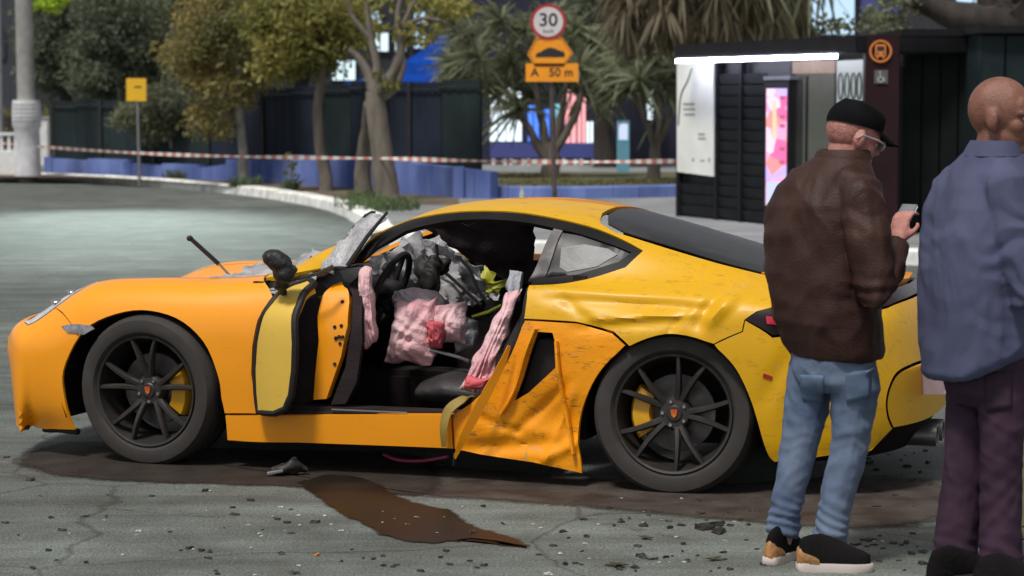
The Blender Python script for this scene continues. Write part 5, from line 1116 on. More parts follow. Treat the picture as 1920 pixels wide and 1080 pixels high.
# ---- speed limit sign with hump warning
SD = 33.0; SP_ = at(1039, 420, SD); SP_.z = PZ; sg_ = thing('road_sign', 'signpost with round 30 limit, orange hump warning and 50 m plate', 'sign', SP_)
def sl(px, py, dy=0.0): return at(px, py, SD + dy) - SP_
MB().tube([(0.02, 0, -.2), sl(1039, 330), sl(1034, 150), sl(1028, 14)], .034, 10).build('post', mat('rusty_post', (.10, .075, .07), .6, metal=.4, var=.3), sg_)
FX = frame((0, 0, 0), Vector((1, 0, 0)), Vector((0, 0, 1)), Vector((0, -1, 0)))
def face(p): return Matrix.Translation(p) @ FX
c0 = sl(1028, 41, -.06); k_ = SD / FPX
circ = lambda r, n=40: [(r * math.cos(2 * math.pi * i / n), r * math.sin(2 * math.pi * i / n)) for i in range(n)]
M_RED = mat('sign_red', (.42, .02, .03), .45); M_SWHITE = mat('sign_white', (.62, .58, .57), .45, var=.06); M_SORANGE = mat('sign_orange', (.90, .32, .01), .45, var=.06); M_SBLACK = mat('sign_black', (.02, .018, .018), .5)
sp1 = MB().prism(circ(33 * k_), face(c0), .012).build('speed_plate', M_RED, sg_, smooth=0); MB().prism(circ(27.5 * k_), face(c0 + Vector((0, -.012, 0))), .003).build('plate_face', M_SWHITE, sp1, smooth=0)
text_obj('numerals', '30', .25, face(c0 + Vector((.0, -.017, .02))), M_SBLACK, sp1, .001, bold=.004, xs=1.05); text_obj('unit_text', 'km/h', .075, face(c0 + Vector((0, -.017, -.13))), M_SBLACK, sp1, .001)
c1_ = sl(1031, 98, -.05); hx = [(-42, -4), (-26, 27), (24, 27), (43, -2), (26, -27), (-28, -27)]
sp2 = MB().prism([(x * k_, y * k_) for x, y in hx], face(c1_), .012).build('warning_plate', M_SORANGE, sg_, smooth=0)
hump = [(-27, -9), (-25, -2), (-17, 1), (-9, 6), (0, 9), (9, 7), (18, 3), (26, 1), (28, -4), (27, -9)]
MB().prism([(x * k_, (y) * k_) for x, y in hump], face(c1_ + Vector((0, -.013, 0))), .003).build('hump_symbol', M_SBLACK, sp2, smooth=0)
for s_ in (.93,):
    pts = [Vector((x * k_ * s_, -.014, y * k_ * s_)) + c1_ for x, y in hx]; MB().tube(pts + [pts[0]], .006, 5, cap=False).build('border', mat('sign_border', (.30, .10, .01), .5), sp2)
c2_ = sl(1035, 136, -.05); sp3 = MB().prism([(-49 * k_, -17 * k_), (49 * k_, -17 * k_), (49 * k_, 17 * k_), (-49 * k_, 17 * k_)], face(c2_), .012).build('distance_plate', M_SORANGE, sg_, smooth=0)
text_obj('distance_text', 'A   50 m', .165, face(c2_ + Vector((0, -.016, 0))), M_SBLACK, sp3, .001, bold=.002)
# ---- barrier tape from the pole to the shelter
ta, tb_ = at(-60, 263, 51), at(1272, 302, 34.2); pts = [];
tape = thing('barrier_tape', 'red and white barrier tape stretched from the pole to the shelter', 'tape', ta)
M_TR = mat('tape_red', (.46, .17, .13), .5); M_TW = mat('tape_white', (.62, .60, .56), .5)
tm_ = at(728, 297, 36.1)
def tape_pt(f):
    f = min(max(f, 0), 1); g = .62
    if f < g: q = f / g; p = ta.lerp(tm_, q); p.z -= .10 * math.sin(math.pi * q)
    else: q = (f - g) / (1 - g); p = tm_.lerp(tb_, q); p.z -= .03 * math.sin(math.pi * q)
    return p
N_ = 150
for i in range(N_):
    m = MB(); r_ = []
    for f in (i / N_, (i + 1) / N_):
        p = tape_pt(f) - ta; w_ = .026 + .008 * math.sin(f * 40); tw_ = .5 * math.sin(f * 23); e = Vector((0, math.sin(tw_) * w_, math.cos(tw_) * w_)); r_.append([p + e, p - e, p - e + Vector((0, .002, 0)), p + e + Vector((0, .002, 0))])
    m.rings(r_); m.build('red_band' if i % 2 else 'white_band', M_TR if i % 2 else M_TW, tape, smooth=0)
# bottle left on the island kerb
bt = thing('bottle', 'small clear bottle left on the pavement behind the car roof', 'bottle', G(979, 378)); MB().lathe([(.001, 0), (.035, 0), (.037, .02), (.037, .13), (.015, .18), (.014, .20), (.001, .20)], None, 14).build('body', mat('pale_bottle', (.45, .48, .40), .2), bt); MB().lathe([(.001, .20), (.017, .20), (.017, .23), (.001, .23)], None, 12).build('cap', mat('yellow_cap', (.6, .5, .1), .5), bt)
# ================================================================== bus shelter
SA = at_ground(1268, 405, PZ); SA_ = Vector((SA.x, SA.y, PZ)); SBp = at(1567, 460, 27.8); SB_ = Vector((SBp.x, SBp.y, PZ))
sd_dir = (SB_ - SA_).normalized(); sd_n = Vector((sd_dir.y, -sd_dir.x, 0))
if sd_n.dot(-SA_) < 0: sd_n = -sd_n
def shp(px, py, off=0.0):
    """photo position on the shelter's long wall plane"""
    r = ray(px, py); o = Vector((0, 0, CAM_H)); t = ((SA_ + sd_n * off) - o).dot(sd_n) / r.dot(sd_n); return o + r * t
SH = thing('bus_shelter', 'dark slatted bus shelter with glowing light strip and poster panel', 'bus shelter', SA_)
def quad_slab(name, c4, th, material, parent=SH, bevel=0):
    m = MB(); c = [Vector(x) - SA_ for x in c4]; m.add(c + [x - sd_n * th for x in c], [(0, 1, 2, 3), (7, 6, 5, 4), (0, 4, 5, 1), (1, 5, 6, 2), (2, 6, 7, 3), (3, 7, 4, 0)]); return m.build(name, material, parent, smooth=0, bevel=bevel)
def rect(px0, px1, z0, z1, off):
    a, b = shp(px0, 300, off), shp(px1, 300, off); return [Vector((a.x, a.y, z0)), Vector((b.x, b.y, z0)), Vector((b.x, b.y, z1)), Vector((a.x, a.y, z1))]
def zat(px, py): return shp(px, py).z
ZL = zat(1268, 118); ZR = ZL + .46
M_SHD = mat('shelter_charcoal', (.010, .010, .012), .6, var=.25, spec=.2); M_SLAT = mat('shelter_slat', (.010, .012, .015), .6, var=.3, vscale=5, spec=.2)
for px in (1270, 1341, 1386, 1482, 1566): quad_slab('post', rect(px - 2.5, px + 2.5, -.1, ZL, .02), .08, M_SHD)
nsl = 15
for px0, px1, zt in ((1273, 1338, zat(1300, 338)), (1344, 1383, ZL - .06), (1389, 1434, ZL - .06)):
    z = .16
    while z < zt - .1:
        a = rect(px0, px1, z, z + .126, .0); a[0] -= sd_n * .022; a[1] -= sd_n * .022; quad_slab('slat', a, .02, M_SLAT); z += .142
quad_slab('back_panel', rect(1272, 1480, .1, ZL, -.09), .03, mat('shelter_back', (.008, .009, .010), .6))
pp = quad_slab('poster_panel', [shp(1269, 322, .04), shp(1337, 331, .04), shp(1337, 118, .04), shp(1269, 119, .04)], .05, mat('poster_paper', (.78, .79, .74), .6, var=.08, vscale=2))
M_POST = mat('poster_ink', (.30, .31, .27), .7)
for (x0, x1, y0, y1) in ((1281, 1302, 193, 198), (1281, 1303, 203, 207), (1283, 1303, 213, 217), (1309, 1321, 250, 254), (1309, 1323, 258, 262), (1298, 1301, 296, 303), (1313, 1321, 300, 303), (1328, 1331, 296, 304)): quad_slab('printed_line', [shp(x0, y1, .043), shp(x1, y1, .043), shp(x1, y0, .043), shp(x0, y0, .043)], .002, M_POST, pp)
m = MB(); m.tube([p - SA_ for p in spline([shp(x, y, .045) for x, y in ((1297, 128), (1290, 150), (1278, 175), (1274, 205), (1272, 235))], 5)], [.012] * 21, 6); m.build('poster_drawing', mat('poster_branch', (.16, .16, .15), .7), pp)
# lit advertising screen
M_AD = bpy.data.materials.new('advert_screen'); M_AD.use_nodes = True; nt = M_AD.node_tree; b_ = nt.nodes['Principled BSDF']; tcn = nt.nodes.new('ShaderNodeTexCoord'); vo_ = nt.nodes.new('ShaderNodeTexVoronoi'); vo_.inputs['Scale'].default_value = 5.0; mpn = nt.nodes.new('ShaderNodeMapping'); mpn.inputs['Scale'].default_value = (1, .4, 1.3)
cr = nt.nodes.new('ShaderNodeValToRGB'); cr.color_ramp.interpolation = 'CONSTANT'
for i_, (p_, c_) in enumerate(((0, (.85, .10, .35)), (.28, (.90, .35, .60)), (.5, (.55, .40, .95)), (.66, (.95, .62, .80)), (.82, (.95, .25, .25)))):
    e_ = cr.color_ramp.elements[i_] if i_ < 2 else cr.color_ramp.elements.new(p_); e_.position = p_; e_.color = (*c_, 1)
nt.links.new(tcn.outputs['Object'], mpn.inputs['Vector']); nt.links.new(mpn.outputs['Vector'], vo_.inputs['Vector']); sx_ = nt.nodes.new('ShaderNodeSeparateColor'); nt.links.new(vo_.outputs['Color'], sx_.inputs[0]); nt.links.new(sx_.outputs[0], cr.inputs['Fac']); nt.links.new(cr.outputs['Color'], b_.inputs['Emission Color']); b_.inputs['Emission Strength'].default_value = .95; b_.inputs['Base Color'].default_value = (.1, .1, .1, 1)
adz0 = zat(1455, 385); ad = quad_slab('advert_panel', rect(1432, 1478, adz0 - .1, zat(1455, 150), .10), .14, M_SHD); quad_slab('advert_screen', rect(1436, 1474, adz0, zat(1455, 166), .105), .01, M_AD, ad); quad_slab('advert_cap', rect(1430, 1480, zat(1455, 150), zat(1455, 143), .12), .18, mat('cap_grey', (.10, .10, .11), .5), ad)
quad_slab('advert_picture', [shp(1448, 262, .108), shp(1456, 258, .108), shp(1455, 190, .108), shp(1449, 188, .108)], .002, emis('ad_yellow', (.85, .75, .45), .8), ad); quad_slab('advert_foot', rect(1437, 1473, adz0 + .01, adz0 + .3, .108), .002, emis('ad_pale', (.65, .70, .98), .8), ad)
for y in (180, 215, 232, 275, 300): quad_slab('advert_text', rect(1461, 1471, zat(1465, y + 7), zat(1465, y), .108), .002, emis('ad_red', (.8, .12, .35), .6), ad)
# glazed bay, its frosted poster, totem with icons
M_SGLASS = mat('shelter_glass', (.34, .34, .30), .04, metal=.9, var=.05)
gl = quad_slab('glass_pane', rect(1485, 1563, .25, ZL - .05, .0), .012, M_SGLASS); quad_slab('glass_rail', rect(1484, 1564, zat(1520, 138), ZL - .02, .02), .02, mat('brown_valance', (.16, .10, .06), .6), SH)
quad_slab('glass_mullion', rect(1509, 1512, .2, ZL - .2, .01), .03, M_SHD)
bd_ = quad_slab('side_board', [shp(1569, 560, .05), shp(1618, 565, .05), shp(1618, 112, .05), shp(1569, 114, .05)], .06, emis('lit_board', (.50, .56, .55), .55))
for i, x in enumerate((1576, 1588, 1600, 1611)):
    m = MB(); m.tube([shp(x + 4.2 * math.cos(a_), 162 + 25 * math.sin(a_), .06) - SA_ for a_ in np.linspace(0, 2 * math.pi, 17)], .012, 6, cap=False); m.build('painted_stroke', mat('stroke_dark', (.08, .09, .09), .7), bd_)
rp = shp(1565, 300); TD = 26.8
tt_ = at(1652, 460, TD); TT = Vector((tt_.x, TD, PZ)); tm = thing('stop_totem', 'dark red bus stop totem with round bus icon and wheelchair mark', 'totem', TT); a, b = at(1619, 500, TD) - TT, at(1688, 74, TD) - TT
MB().box(((a.x + b.x) / 2, .12, b.z / 2), (b.x - a.x, .22, b.z + .1)).build('body', mat('dark_red_panel', (.022, .007, .009), .6, var=.3, vscale=2, spec=.2), tm, smooth=0, bevel=.01)
ic = at(1651, 96, TD) - TT; E_OR = emis('icon_orange', (.85, .24, .02), .42); kk = TD / FPX
rg_ = MB(); rg_.rings([[ic + Vector((r_ * kk * math.cos(a_), y_, r_ * kk * math.sin(a_))) for a_ in np.linspace(0, 2 * math.pi, 32, endpoint=False)] for r_, y_ in ((17.5, 0), (17.5, -.015), (21, -.015), (21, 0), (17.5, 0))], cap=False); ico = rg_.build('icon_ring', E_OR, tm, smooth=0)
def icon(name, poly, y, material, par): return MB().prism([(x * kk, z * kk) for x, z in poly], Matrix.Translation(ic + Vector((0, y, 0))) @ FX, .006).build(name, material, par, smooth=0)
icon('icon_bus', [(-10, -10), (-10, 10), (-8, 13), (8, 13), (10, 10), (10, -10), (7, -10), (7, -14), (4, -14), (4, -10), (-4, -10), (-4, -14), (-7, -14), (-7, -10)], 0.0, E_OR, ico)
icon('icon_windscreen', [(-7, 0), (-7, 9), (7, 9), (7, 0)], -.006, M_SBLACK, ico); icon('icon_light', [(-8, -7), (-8, -3), (-4, -3), (-4, -7)], -.006, M_SBLACK, ico); icon('icon_light', [(4, -7), (4, -3), (8, -3), (8, -7)], -.006, M_SBLACK, ico)
wc = at(1652, 144, TD) - TT; wcb = MB().box(wc + Vector((0, 0, 0)), (.15, .012, .15)).build('wheelchair_mark', mat('mark_grey', (.10, .10, .10), .6), tm, smooth=0); M_WS = mat('mark_white', (.5, .5, .5), .6)
m = MB(); m.tube([wc + Vector((.03 * math.cos(a_) - .005, -.01, .03 * math.sin(a_) - .03)) for a_ in np.linspace(.9, -4.2, 14)], .006, 5); m.build('wheel_stroke', M_WS, wcb); m = MB(); m.tube([wc + Vector(p) for p in ((-.012, -.01, .035), (-.008, -.01, -.008), (.025, -.01, -.01), (.04, -.01, -.045))], .006, 5); m.build('figure_stroke', M_WS, wcb); m = MB(); m.ell(wc + Vector((-.014, -.01, .052)), (.009, .006, .009), nu=8, nv=5); m.build('head_dot', M_WS, wcb)
# roof and light strip
rf = rect(1264, 1604, ZL + .04, ZL + .23, .35); quad_slab('roof', rf, 1.9, M_SHD, bevel=.02)
st = [shp(1266, 0, .36), shp(1563, 0, .36)]
q = rect(1266, 1564, ZL - .01, ZL + .035, .36); quad_slab('light_strip', q, .03, emis('led_strip', (.78, .80, 1.0), 26.0))
#bench = quad_slab('bench', rect(1300, 1430, .42, .48, .55), .4, M_SHD); quad_slab('bench_leg', rect(1305, 1309, -.05, .42, .5), .3, M_SHD, bench); quad_slab('bench_leg', rect(1420, 1425, -.05, .42, .5), .3, M_SHD, bench)
# dark closed kiosk sheets behind the totem, and the teal container edge beyond
M_KIOSK = mat('dark_kiosk_sheet', (.008, .011, .011), .7, var=.3, vscale=2, spec=.15); M_TEAL = mat('dark_teal_sheet', (.013, .022, .024), .7, var=.25, vscale=2, spec=.15)
def hut(name, label, x0, x1, ytop, Y, material, nrib):
    a, b = at(x0, 480, Y), at(x1, ytop, Y); o = Vector(((a.x + b.x) / 2, Y, PZ)); t = thing(name, label, 'kiosk', o); w_ = b.x - a.x; h_ = b.z - PZ
    MB().box((0, .9, h_ / 2), (w_, 1.7, h_)).build('body', material, t, smooth=0); MB().box((0, .85, h_ + .04), (w_ + .1, 1.9, .08)).build('roof', M_SHD, t, smooth=0)
    for i in range(nrib): MB().box((-w_ / 2 + w_ * (i + .5) / nrib, .03, h_ / 2), (w_ / nrib - .02, .05, h_ - .06)).build('shutter_panel', material, t, smooth=0, bevel=.008)
    return t
hut('kiosk', 'dark shuttered kiosk right of the bus stop totem', 1690, 1834, 68, 27.5, M_KIOSK, 4); hut('kiosk', 'dark teal metal kiosk behind the bald man', 1836, 2060, 62, 26.5, M_TEAL, 5)
# ================================================================== people
def yawring(c, a, b, phi, n=26, sq=2.3):
    """horizontal ring: a across the shoulders, b front to back; body faces angle phi"""
    f = Vector((math.cos(phi), math.sin(phi), 0)); s = Vector((math.sin(phi), -math.cos(phi), 0)); out = []
    for j in range(n):
        t = 2 * math.pi * j / n; cx, sx = math.cos(t), math.sin(t)
        out.append(c + s * (a * math.copysign(abs(cx) ** (2 / sq), cx)) + f * (b * math.copysign(abs(sx) ** (2 / sq), sx)))
    return out
def add_head(mb, M, ears=True):
    def e(c, r, R_=None): mb.ell(M @ Vector(c), r, (M.to_3x3() @ R_) if R_ else M.to_3x3(), 20, 14)
    e((-.005, 0, .03), (.098, .077, .098)); e((.022, 0, -.05), (.068, .057, .07)); e((.062, 0, -.092), (.03, .032, .024)); e((.06, 0, .035), (.038, .06, .05))
    for s in (-1, 1):
        e((.052, s * .036, -.02), (.03, .026, .03)); e((.068, s * .032, .018), (.03, .03, .012))
        if ears: e((-.012, s * .079, -.005), (.021, .010, .034), Matrix.Rotation(s * R(18), 3, 'Z')); e((-.004, s * .075, -.03), (.012, .010, .014))
    mb.tube([M @ Vector(p) for p in ((.09, 0, .03), (.106, 0, .0), (.116, 0, -.018), (.095, 0, -.028))], [.010, .013, .016, .014], 10)
    e((.092, 0, -.052), (.012, .026, .008)); e((.090, 0, -.066), (.013, .023, .009))
def add_hand(mb, M, curl=1.0):
    """palm along +x from the wrist, back of hand +z, thumb on +y"""
    q = lambda *p: M @ Vector(p)
    mb.tube([q(-.02, 0, 0), q(.02, 0, 0), q(.06, 0, 0), q(.09, 0, 0)], [(.020, .026), (.019, .036), (.017, .041), (.013, .038)], 12, ref=M.to_3x3() @ Vector((0, 0, 1)))
    for i, (y, ln) in enumerate(((.031, .072), (.011, .080), (-.010, .074), (-.030, .058))):
        p = Vector((.085, y, 0)); a = 0; pts = [q(.06, y * .9, 0), q(*p)]
        for k, f in enumerate((.45, .32, .23)):
            a += curl * (.55, .8, .5)[k]; p = p + Vector((math.cos(a), 0, -math.sin(a))) * ln * f; pts.append(q(*p))
        mb.tube(pts, [.009, .0095, .0088, .008, .0068], 8)
    mb.tube([q(.015, .025, -.006), q(.04, .05, -.014), q(.066, .054, -.028), q(.085, .046, -.036)], [.013, .0115, .010, .008], 8)
def shoe(parent, pos, phi, mats, base, L_=.28):
    M = Matrix.Translation(pos - base) @ Matrix.Rotation(phi, 4, 'Z')
    out = [(-.5, .02), (-.47, .10), (-.3, .125), (0, .12), (.25, .17), (.42, .13), (.5, .03), (.48, -.06), (.36, -.13), (.2, -.15), (0, -.115), (-.3, -.12), (-.46, -.095)]
    P = spline([Vector((x * L_, y * L_, 0)) for x, y in out + out[:1]], 4)[:-1]
    m = MB(); m.rings([[M @ Vector((p.x * s, p.y * s, z)) for p in P] for s, z in ((.97, .0), (1.0, .006), (1.0, .026), (.97, .032))]); so_ = m.build('sole', mats[0], None, 50)
    m = MB(); rings = []
    for x, wd, h in ((-.46, .055, .075), (-.42, .085, .095), (-.32, .10, .105), (-.18, .10, .11), (-.05, .10, .10), (.1, .115, .082), (.25, .13, .062), (.38, .11, .048), (.46, .06, .035)):
        rings.append([M @ Vector((x * L_, wd * L_ * math.cos(t) * (1 if math.sin(t) > 0 else 1), .026 + max(0, math.sin(t)) ** .8 * (h - .0) - (.006 if math.sin(t) < 0 else 0))) for t in np.linspace(0, 2 * math.pi, 18, endpoint=False)])
    m.rings(rings); up_ = m.build('shoe', mats[1], parent, 60); so_.parent = up_
    m = MB(); rings = []
    for x, wd, h in ((-.487, .05, .055), (-.44, .10, .068), (-.32, .118, .06), (-.2, .12, .03)): rings.append([M @ Vector((x * L_, wd * L_ * math.cos(t), .028 + max(0, math.sin(t)) * h - (.004 if math.sin(t) < 0 else 0))) for t in np.linspace(0, 2 * math.pi, 16, endpoint=False)])
    m.rings(rings); m.build('heel_counter', mats[2], up_, 60); return up_
def folds(amp1, s1, amp2, s2, seed=0.0, creases=(), sharp=.0035, dirs=None):
    """long soft folds plus sharp pinched creases in patches, as in worn cloth"""
    o = Vector((seed, seed * .3, 0)); g = random.Random(int(seed * 10)); KS = []
    for _ in range(7):
        k = Vector((g.gauss(0, 1), g.gauss(0, 1), g.gauss(0, .8))) if dirs is None else Vector((g.gauss(0, 1) * dirs[0], g.gauss(0, 1) * dirs[0], g.gauss(0, 1) * dirs[1])); KS.append((k.normalized() / g.choice((.11, .075, .055)), g.random(), Vector((g.uniform(0, 40), g.uniform(0, 40), 0))))
    def f(c, n):
        wv = Vector((noise.noise(c * 3.1 + o), noise.noise(c * 3.1 - o), noise.noise(c * 2.3 + o * 2))) * .10; q = c + wv
        a = noise.noise(Vector((q.x * s1[0], q.y * s1[1], q.z * s1[2])) + o); b = noise.noise(Vector((q.x * s2[0], q.y * s2[1], q.z * s2[2])) + o * 2)
        d = amp1 * (1 - (abs(a) * 2.6) ** .8) + amp2 * (1 - abs(b) * 3)
        for k, ph_, mo in KS:
            mk = max(0, noise.noise(c * 4.5 + mo) - .05)
            if mk > 0: d += sharp * 2.2 * mk * (abs(2 * ((q.dot(k) + ph_) % 1.0) - 1) * 2 - 1)
        for p, r, am, sc in creases:
            k = math.exp(-((c - p).length / r) ** 2)
            if k > .02:
                x = (c.z * sc / 6.283 + .9 * noise.noise(c * 8 + o) + .25 * c.x * sc / 6.283) % 1.0; d += am * k * (abs(2 * x - 1) - .5) * 2
        return c + n * d
    return f

# ---------------- man in cap
Y1 = 8.52; B1 = at_ground(1530, 1060); B1.z = 0
def m1(px, py, dy=0.0): return at(px, py, Y1 + dy) - B1
p1 = thing('person', 'person in black cap, brown leather jacket and blue jeans looking at a phone', 'person', B1)
SKIN1 = mat('light_skin', (.42, .165, .135), .55, vscale=30, bump=.3, bscale=220, sss=.08, col2=(.56, .26, .21), detail=9)  # pinker skin, red light put into the colour
phi = R(40); phh = R(22)
H1 = Matrix.Translation(m1(1598, 258)) @ Matrix.Rotation(phh, 4, 'Z') @ Matrix.Rotation(R(20), 4, 'Y') @ Matrix.Scale(.98, 4)
bm_ = MB(); add_head(bm_, H1)
nk = [m1(1586, 330), m1(1586, 300), m1(1589, 270), m1(1595, 245)]; bm_.tube(nk, [.075, .070, .068, .062], 14)
tr_ = [(690, 1560, .12, .09), (600, 1556, .14, .10), (500, 1548, .155, .11), (400, 1548, .165, .11), (345, 1558, .15, .085), (312, 1578, .08, .07)]
bm_.rings([yawring(m1(cx, y), a, b, phi) for y, cx, a, b in tr_])
armR = [m1(1612, 358, -.15), m1(1628, 450, -.22), m1(1642, 556, -.24), m1(1664, 505, -.15), m1(1680, 455, -.06)]
armL = [m1(1492, 372, .12), m1(1474, 450, .18), m1(1490, 545, .24), m1(1570, 500, .34), m1(1655, 462, .30)]
bm_.tube(armR, [.05, .046, .040, .036, .027], 10); bm_.tube(armL, [.05, .046, .04, .036, .027], 10)
add_hand(bm_, frame(m1(1681, 452, -.06), Vector((.25, .30, .92)).normalized(), Vector((.75, -.66, .0)).normalized(), Vector((-.6, -.69, .39)).normalized()), .9)
add_hand(bm_, frame(m1(1656, 462, .30), Vector((.8, -.1, .6)).normalized(), Vector((.0, -1, -.1)).normalized(), Vector((.6, .06, -.8)).normalized()), .8)
legsR = [m1(1600, 690, -.06), m1(1592, 830, -.06), m1(1564, 955, -.06), m1(1552, 1030, -.07)]; legsL = [m1(1522, 690, .06), m1(1502, 830, .06), m1(1472, 950, .06), m1(1466, 1020, .06)]
bm_.tube(legsR, [.07, .052, .042, .036], 12); bm_.tube(legsL, [.07, .052, .04, .036], 12)
link('body', remesh(bm_, .0075, 2), SKIN1, p1, 70)
# eyes
for s in (-1, 1):
    m = MB(); m.ell(H1 @ Vector((.078, s * .032, .004)), (.012, .012, .012)); m.build('eye', mat('eye_white', (.6, .58, .55), .2), p1)
# beard and hair
m = MB(); m.ell(H1 @ Vector((.026, 0, -.062)), (.069, .060, .064), H1.to_3x3()); m.ell(H1 @ Vector((.064, 0, -.094)), (.034, .035, .026), H1.to_3x3()); m.ell(H1 @ Vector((.085, 0, -.045)), (.016, .03, .01), H1.to_3x3())
link('beard', remesh(m, .008, 1, lambda c, n: c + n * .002 * noise.noise(c * 90)), mat('grey_brown_beard', (.075, .05, .04), .8, var=.5, vscale=90, bump=.6, bscale=160), p1, 60)
m = MB(); m.ell(H1 @ Vector((-.014, 0, .022)), (.096, .080, .088), H1.to_3x3()); link('hair', remesh(m, .008, 1), mat('cropped_hair', (.36, .15, .12), .6, var=.25, vscale=60, bump=.3, bscale=160), p1, 60)
# cap
m = MB(); rings = []
for f, (r, z) in enumerate(((1.04, .040), (1.07, .055), (1.05, .080), (.95, .104), (.70, .124), (.3, .134), (.03, .135))):
    rings.append([H1 @ Vector((-.006 + .104 * r * math.cos(t), .083 * r * math.sin(t), z + (.012 * math.cos(t) if f < 4 else 0))) for t in np.linspace(0, 2 * math.pi, 30, endpoint=False)])
m.rings(rings); M_CAP = mat('black_cap_cloth', (.006, .006, .007), .95, var=.3, vscale=20, bump=.1, bscale=150, spec=.08); cp = m.build('cap', M_CAP, p1, 60)
m = MB(); vt = []; nb_ = 14
for i in range(nb_ + 1):
    a = R(-62 + 124 * i / nb_); vt.append([H1 @ Vector((-.006 + .106 * math.cos(a), .085 * math.sin(a), .050)), H1 @ Vector((.0 + .106 * math.cos(a) + .085 * math.cos(a * .9) ** .6, .088 * math.sin(a), .034 - .018 * (math.sin(a)) ** 2)), H1 @ Vector((.0 + .106 * math.cos(a) + .085 * math.cos(a * .9) ** .6, .088 * math.sin(a), .030 - .018 * (math.sin(a)) ** 2)), H1 @ Vector((-.006 + .106 * math.cos(a), .085 * math.sin(a), .044))])
m.rings(vt); m.build('cap_brim', M_CAP, cp, 50)
m = MB(); m.ell(H1 @ Vector((-.006, 0, .136)), (.008, .008, .005)); m.build('cap_button', M_CAP, cp)
# glasses
gls = MB()
for s in (-1, 1):
    gls.tube([H1 @ Vector((.108, s * .033 + .024 * math.cos(t), .006 + .019 * math.sin(t))) for t in np.linspace(0, 2 * math.pi, 19)], .0026, 6, cap=False)
    gls.tube([H1 @ Vector(p) for p in ((.107, s * .058, .010), (.06, s * .083, .012), (-.01, s * .088, .008), (-.03, s * .086, -.012))], .0030, 6)
gls.tube([H1 @ Vector((.109, -.01, .008)), H1 @ Vector((.112, 0, .011)), H1 @ Vector((.109, .01, .008))], .002, 6)
gobj = gls.build('eyeglasses', mat('pale_frame', (.55, .55, .56), .3, metal=.5), p1)
for s in (-1, 1):
    m = MB(); m.lathe([(.001, 0), (.021, 0), (.021, .002), (.001, .002)], H1 @ Matrix.Translation((.107, s * .033, .006)) @ Matrix.Rotation(math.pi / 2, 4, 'Y'), 18); m.build('lens', mat('grey_lens', (.3, .32, .34), .1, var=.1), gobj)
# jacket
LEATHER = mat('brown_leather', (.030, .0125, .0095), .55, var=.35, vscale=6, bump=.22, bscale=150, col2=(.052, .024, .018), rvar=.15, detail=9, spec=.22)  # brown leather, reddened to hold red light in its colour
jb = MB(); jr = [(668, 1568, .165, .130), (655, 1567, .175, .138), (600, 1552, .200, .158), (520, 1540, .205, .158), (440, 1536, .208, .156), (385, 1541, .208, .148), (350, 1552, .20, .130), (328, 1560, .165, .112), (310, 1570, .125, .098), (296, 1578, .098, .090)]
jb.rings([yawring(m1(cx, y), a, b, phi, sq=2.5) for y, cx, a, b in jr])
jb.tube([m1(1588, 345, -.10)] + armR, [.075, .080, .074, .066, .056, .044], 14); jb.tube([m1(1515, 352, .06)] + armL, [.07, .074, .070, .066, .056, .044], 14)
jk = link('jacket', remesh(jb, .0075, 5, folds(.009, (6, 6, 1.1), .0025, (15, 15, 4), 3.0, [(m1(1500, 470), .14, .003, 42), (m1(1600, 620, -.1), .10, .003, 55), (m1(1620, 420, -.2), .10, .006, 60), (armR[2] + Vector((-.02, 0, .03)), .09, .006, 75)], .003)), LEATHER, p1, 75)
# collar, seams, hem band
m = MB(); m.rings([yawring(m1(1579, 300), .104, .094, phi), yawring(m1(1582, 283), .096, .088, phi), yawring(m1(1583, 280), .088, .080, phi), yawring(m1(1580, 300), .090, .082, phi)], cap=False); m.build('collar', LEATHER, jk, 60)
M_SEAM = mat('leather_seam', (.022, .013, .010), .5)
# jeans
DENIM = mat('washed_blue_denim', (.075, .105, .175), .9, vscale=4, bump=.08, bscale=200, col2=(.20, .245, .33), mask=(.35, .7), detail=9, spec=.15, stretch=(1, 1, .6))
jn = MB(); jn.rings([yawring(m1(cx, y), a, b, phi) for y, cx, a, b in ((640, 1562, .155, .12), (680, 1562, .160, .122), (712, 1562, .158, .118), (728, 1562, .14, .10))])
jn.tube([m1(1592, 690, -.06)] + [m1(1604, 730, -.065), m1(1594, 830, -.06), m1(1578, 900, -.06), m1(1565, 955, -.06), m1(1554, 1012, -.065)], [.095, .088, .069, .062, .058, .060], 16); jn.tube([m1(1528, 690, .06), m1(1518, 730, .065), m1(1500, 830, .06), m1(1484, 900, .06), m1(1473, 950, .06), m1(1467, 1002, .06)], [.095, .087, .068, .060, .055, .058], 16)
je = link('jeans', remesh(jn, .007, 4, folds(.005, (9, 9, 3), .002, (16, 16, 14), 8.0, [(m1(1554, 985, -.06), .08, .007, 170), (m1(1468, 975, .06), .08, .007, 170), (m1(1598, 830, -.06), .06, .006, 110), (m1(1560, 720), .10, .006, 60)], .0022, (.6, 1.2))), DENIM, p1, 75)
M_POCK = mat('denim_pocket', (.10, .14, .215), .9, var=.25, vscale=9, bump=.06, bscale=200, spec=.15)
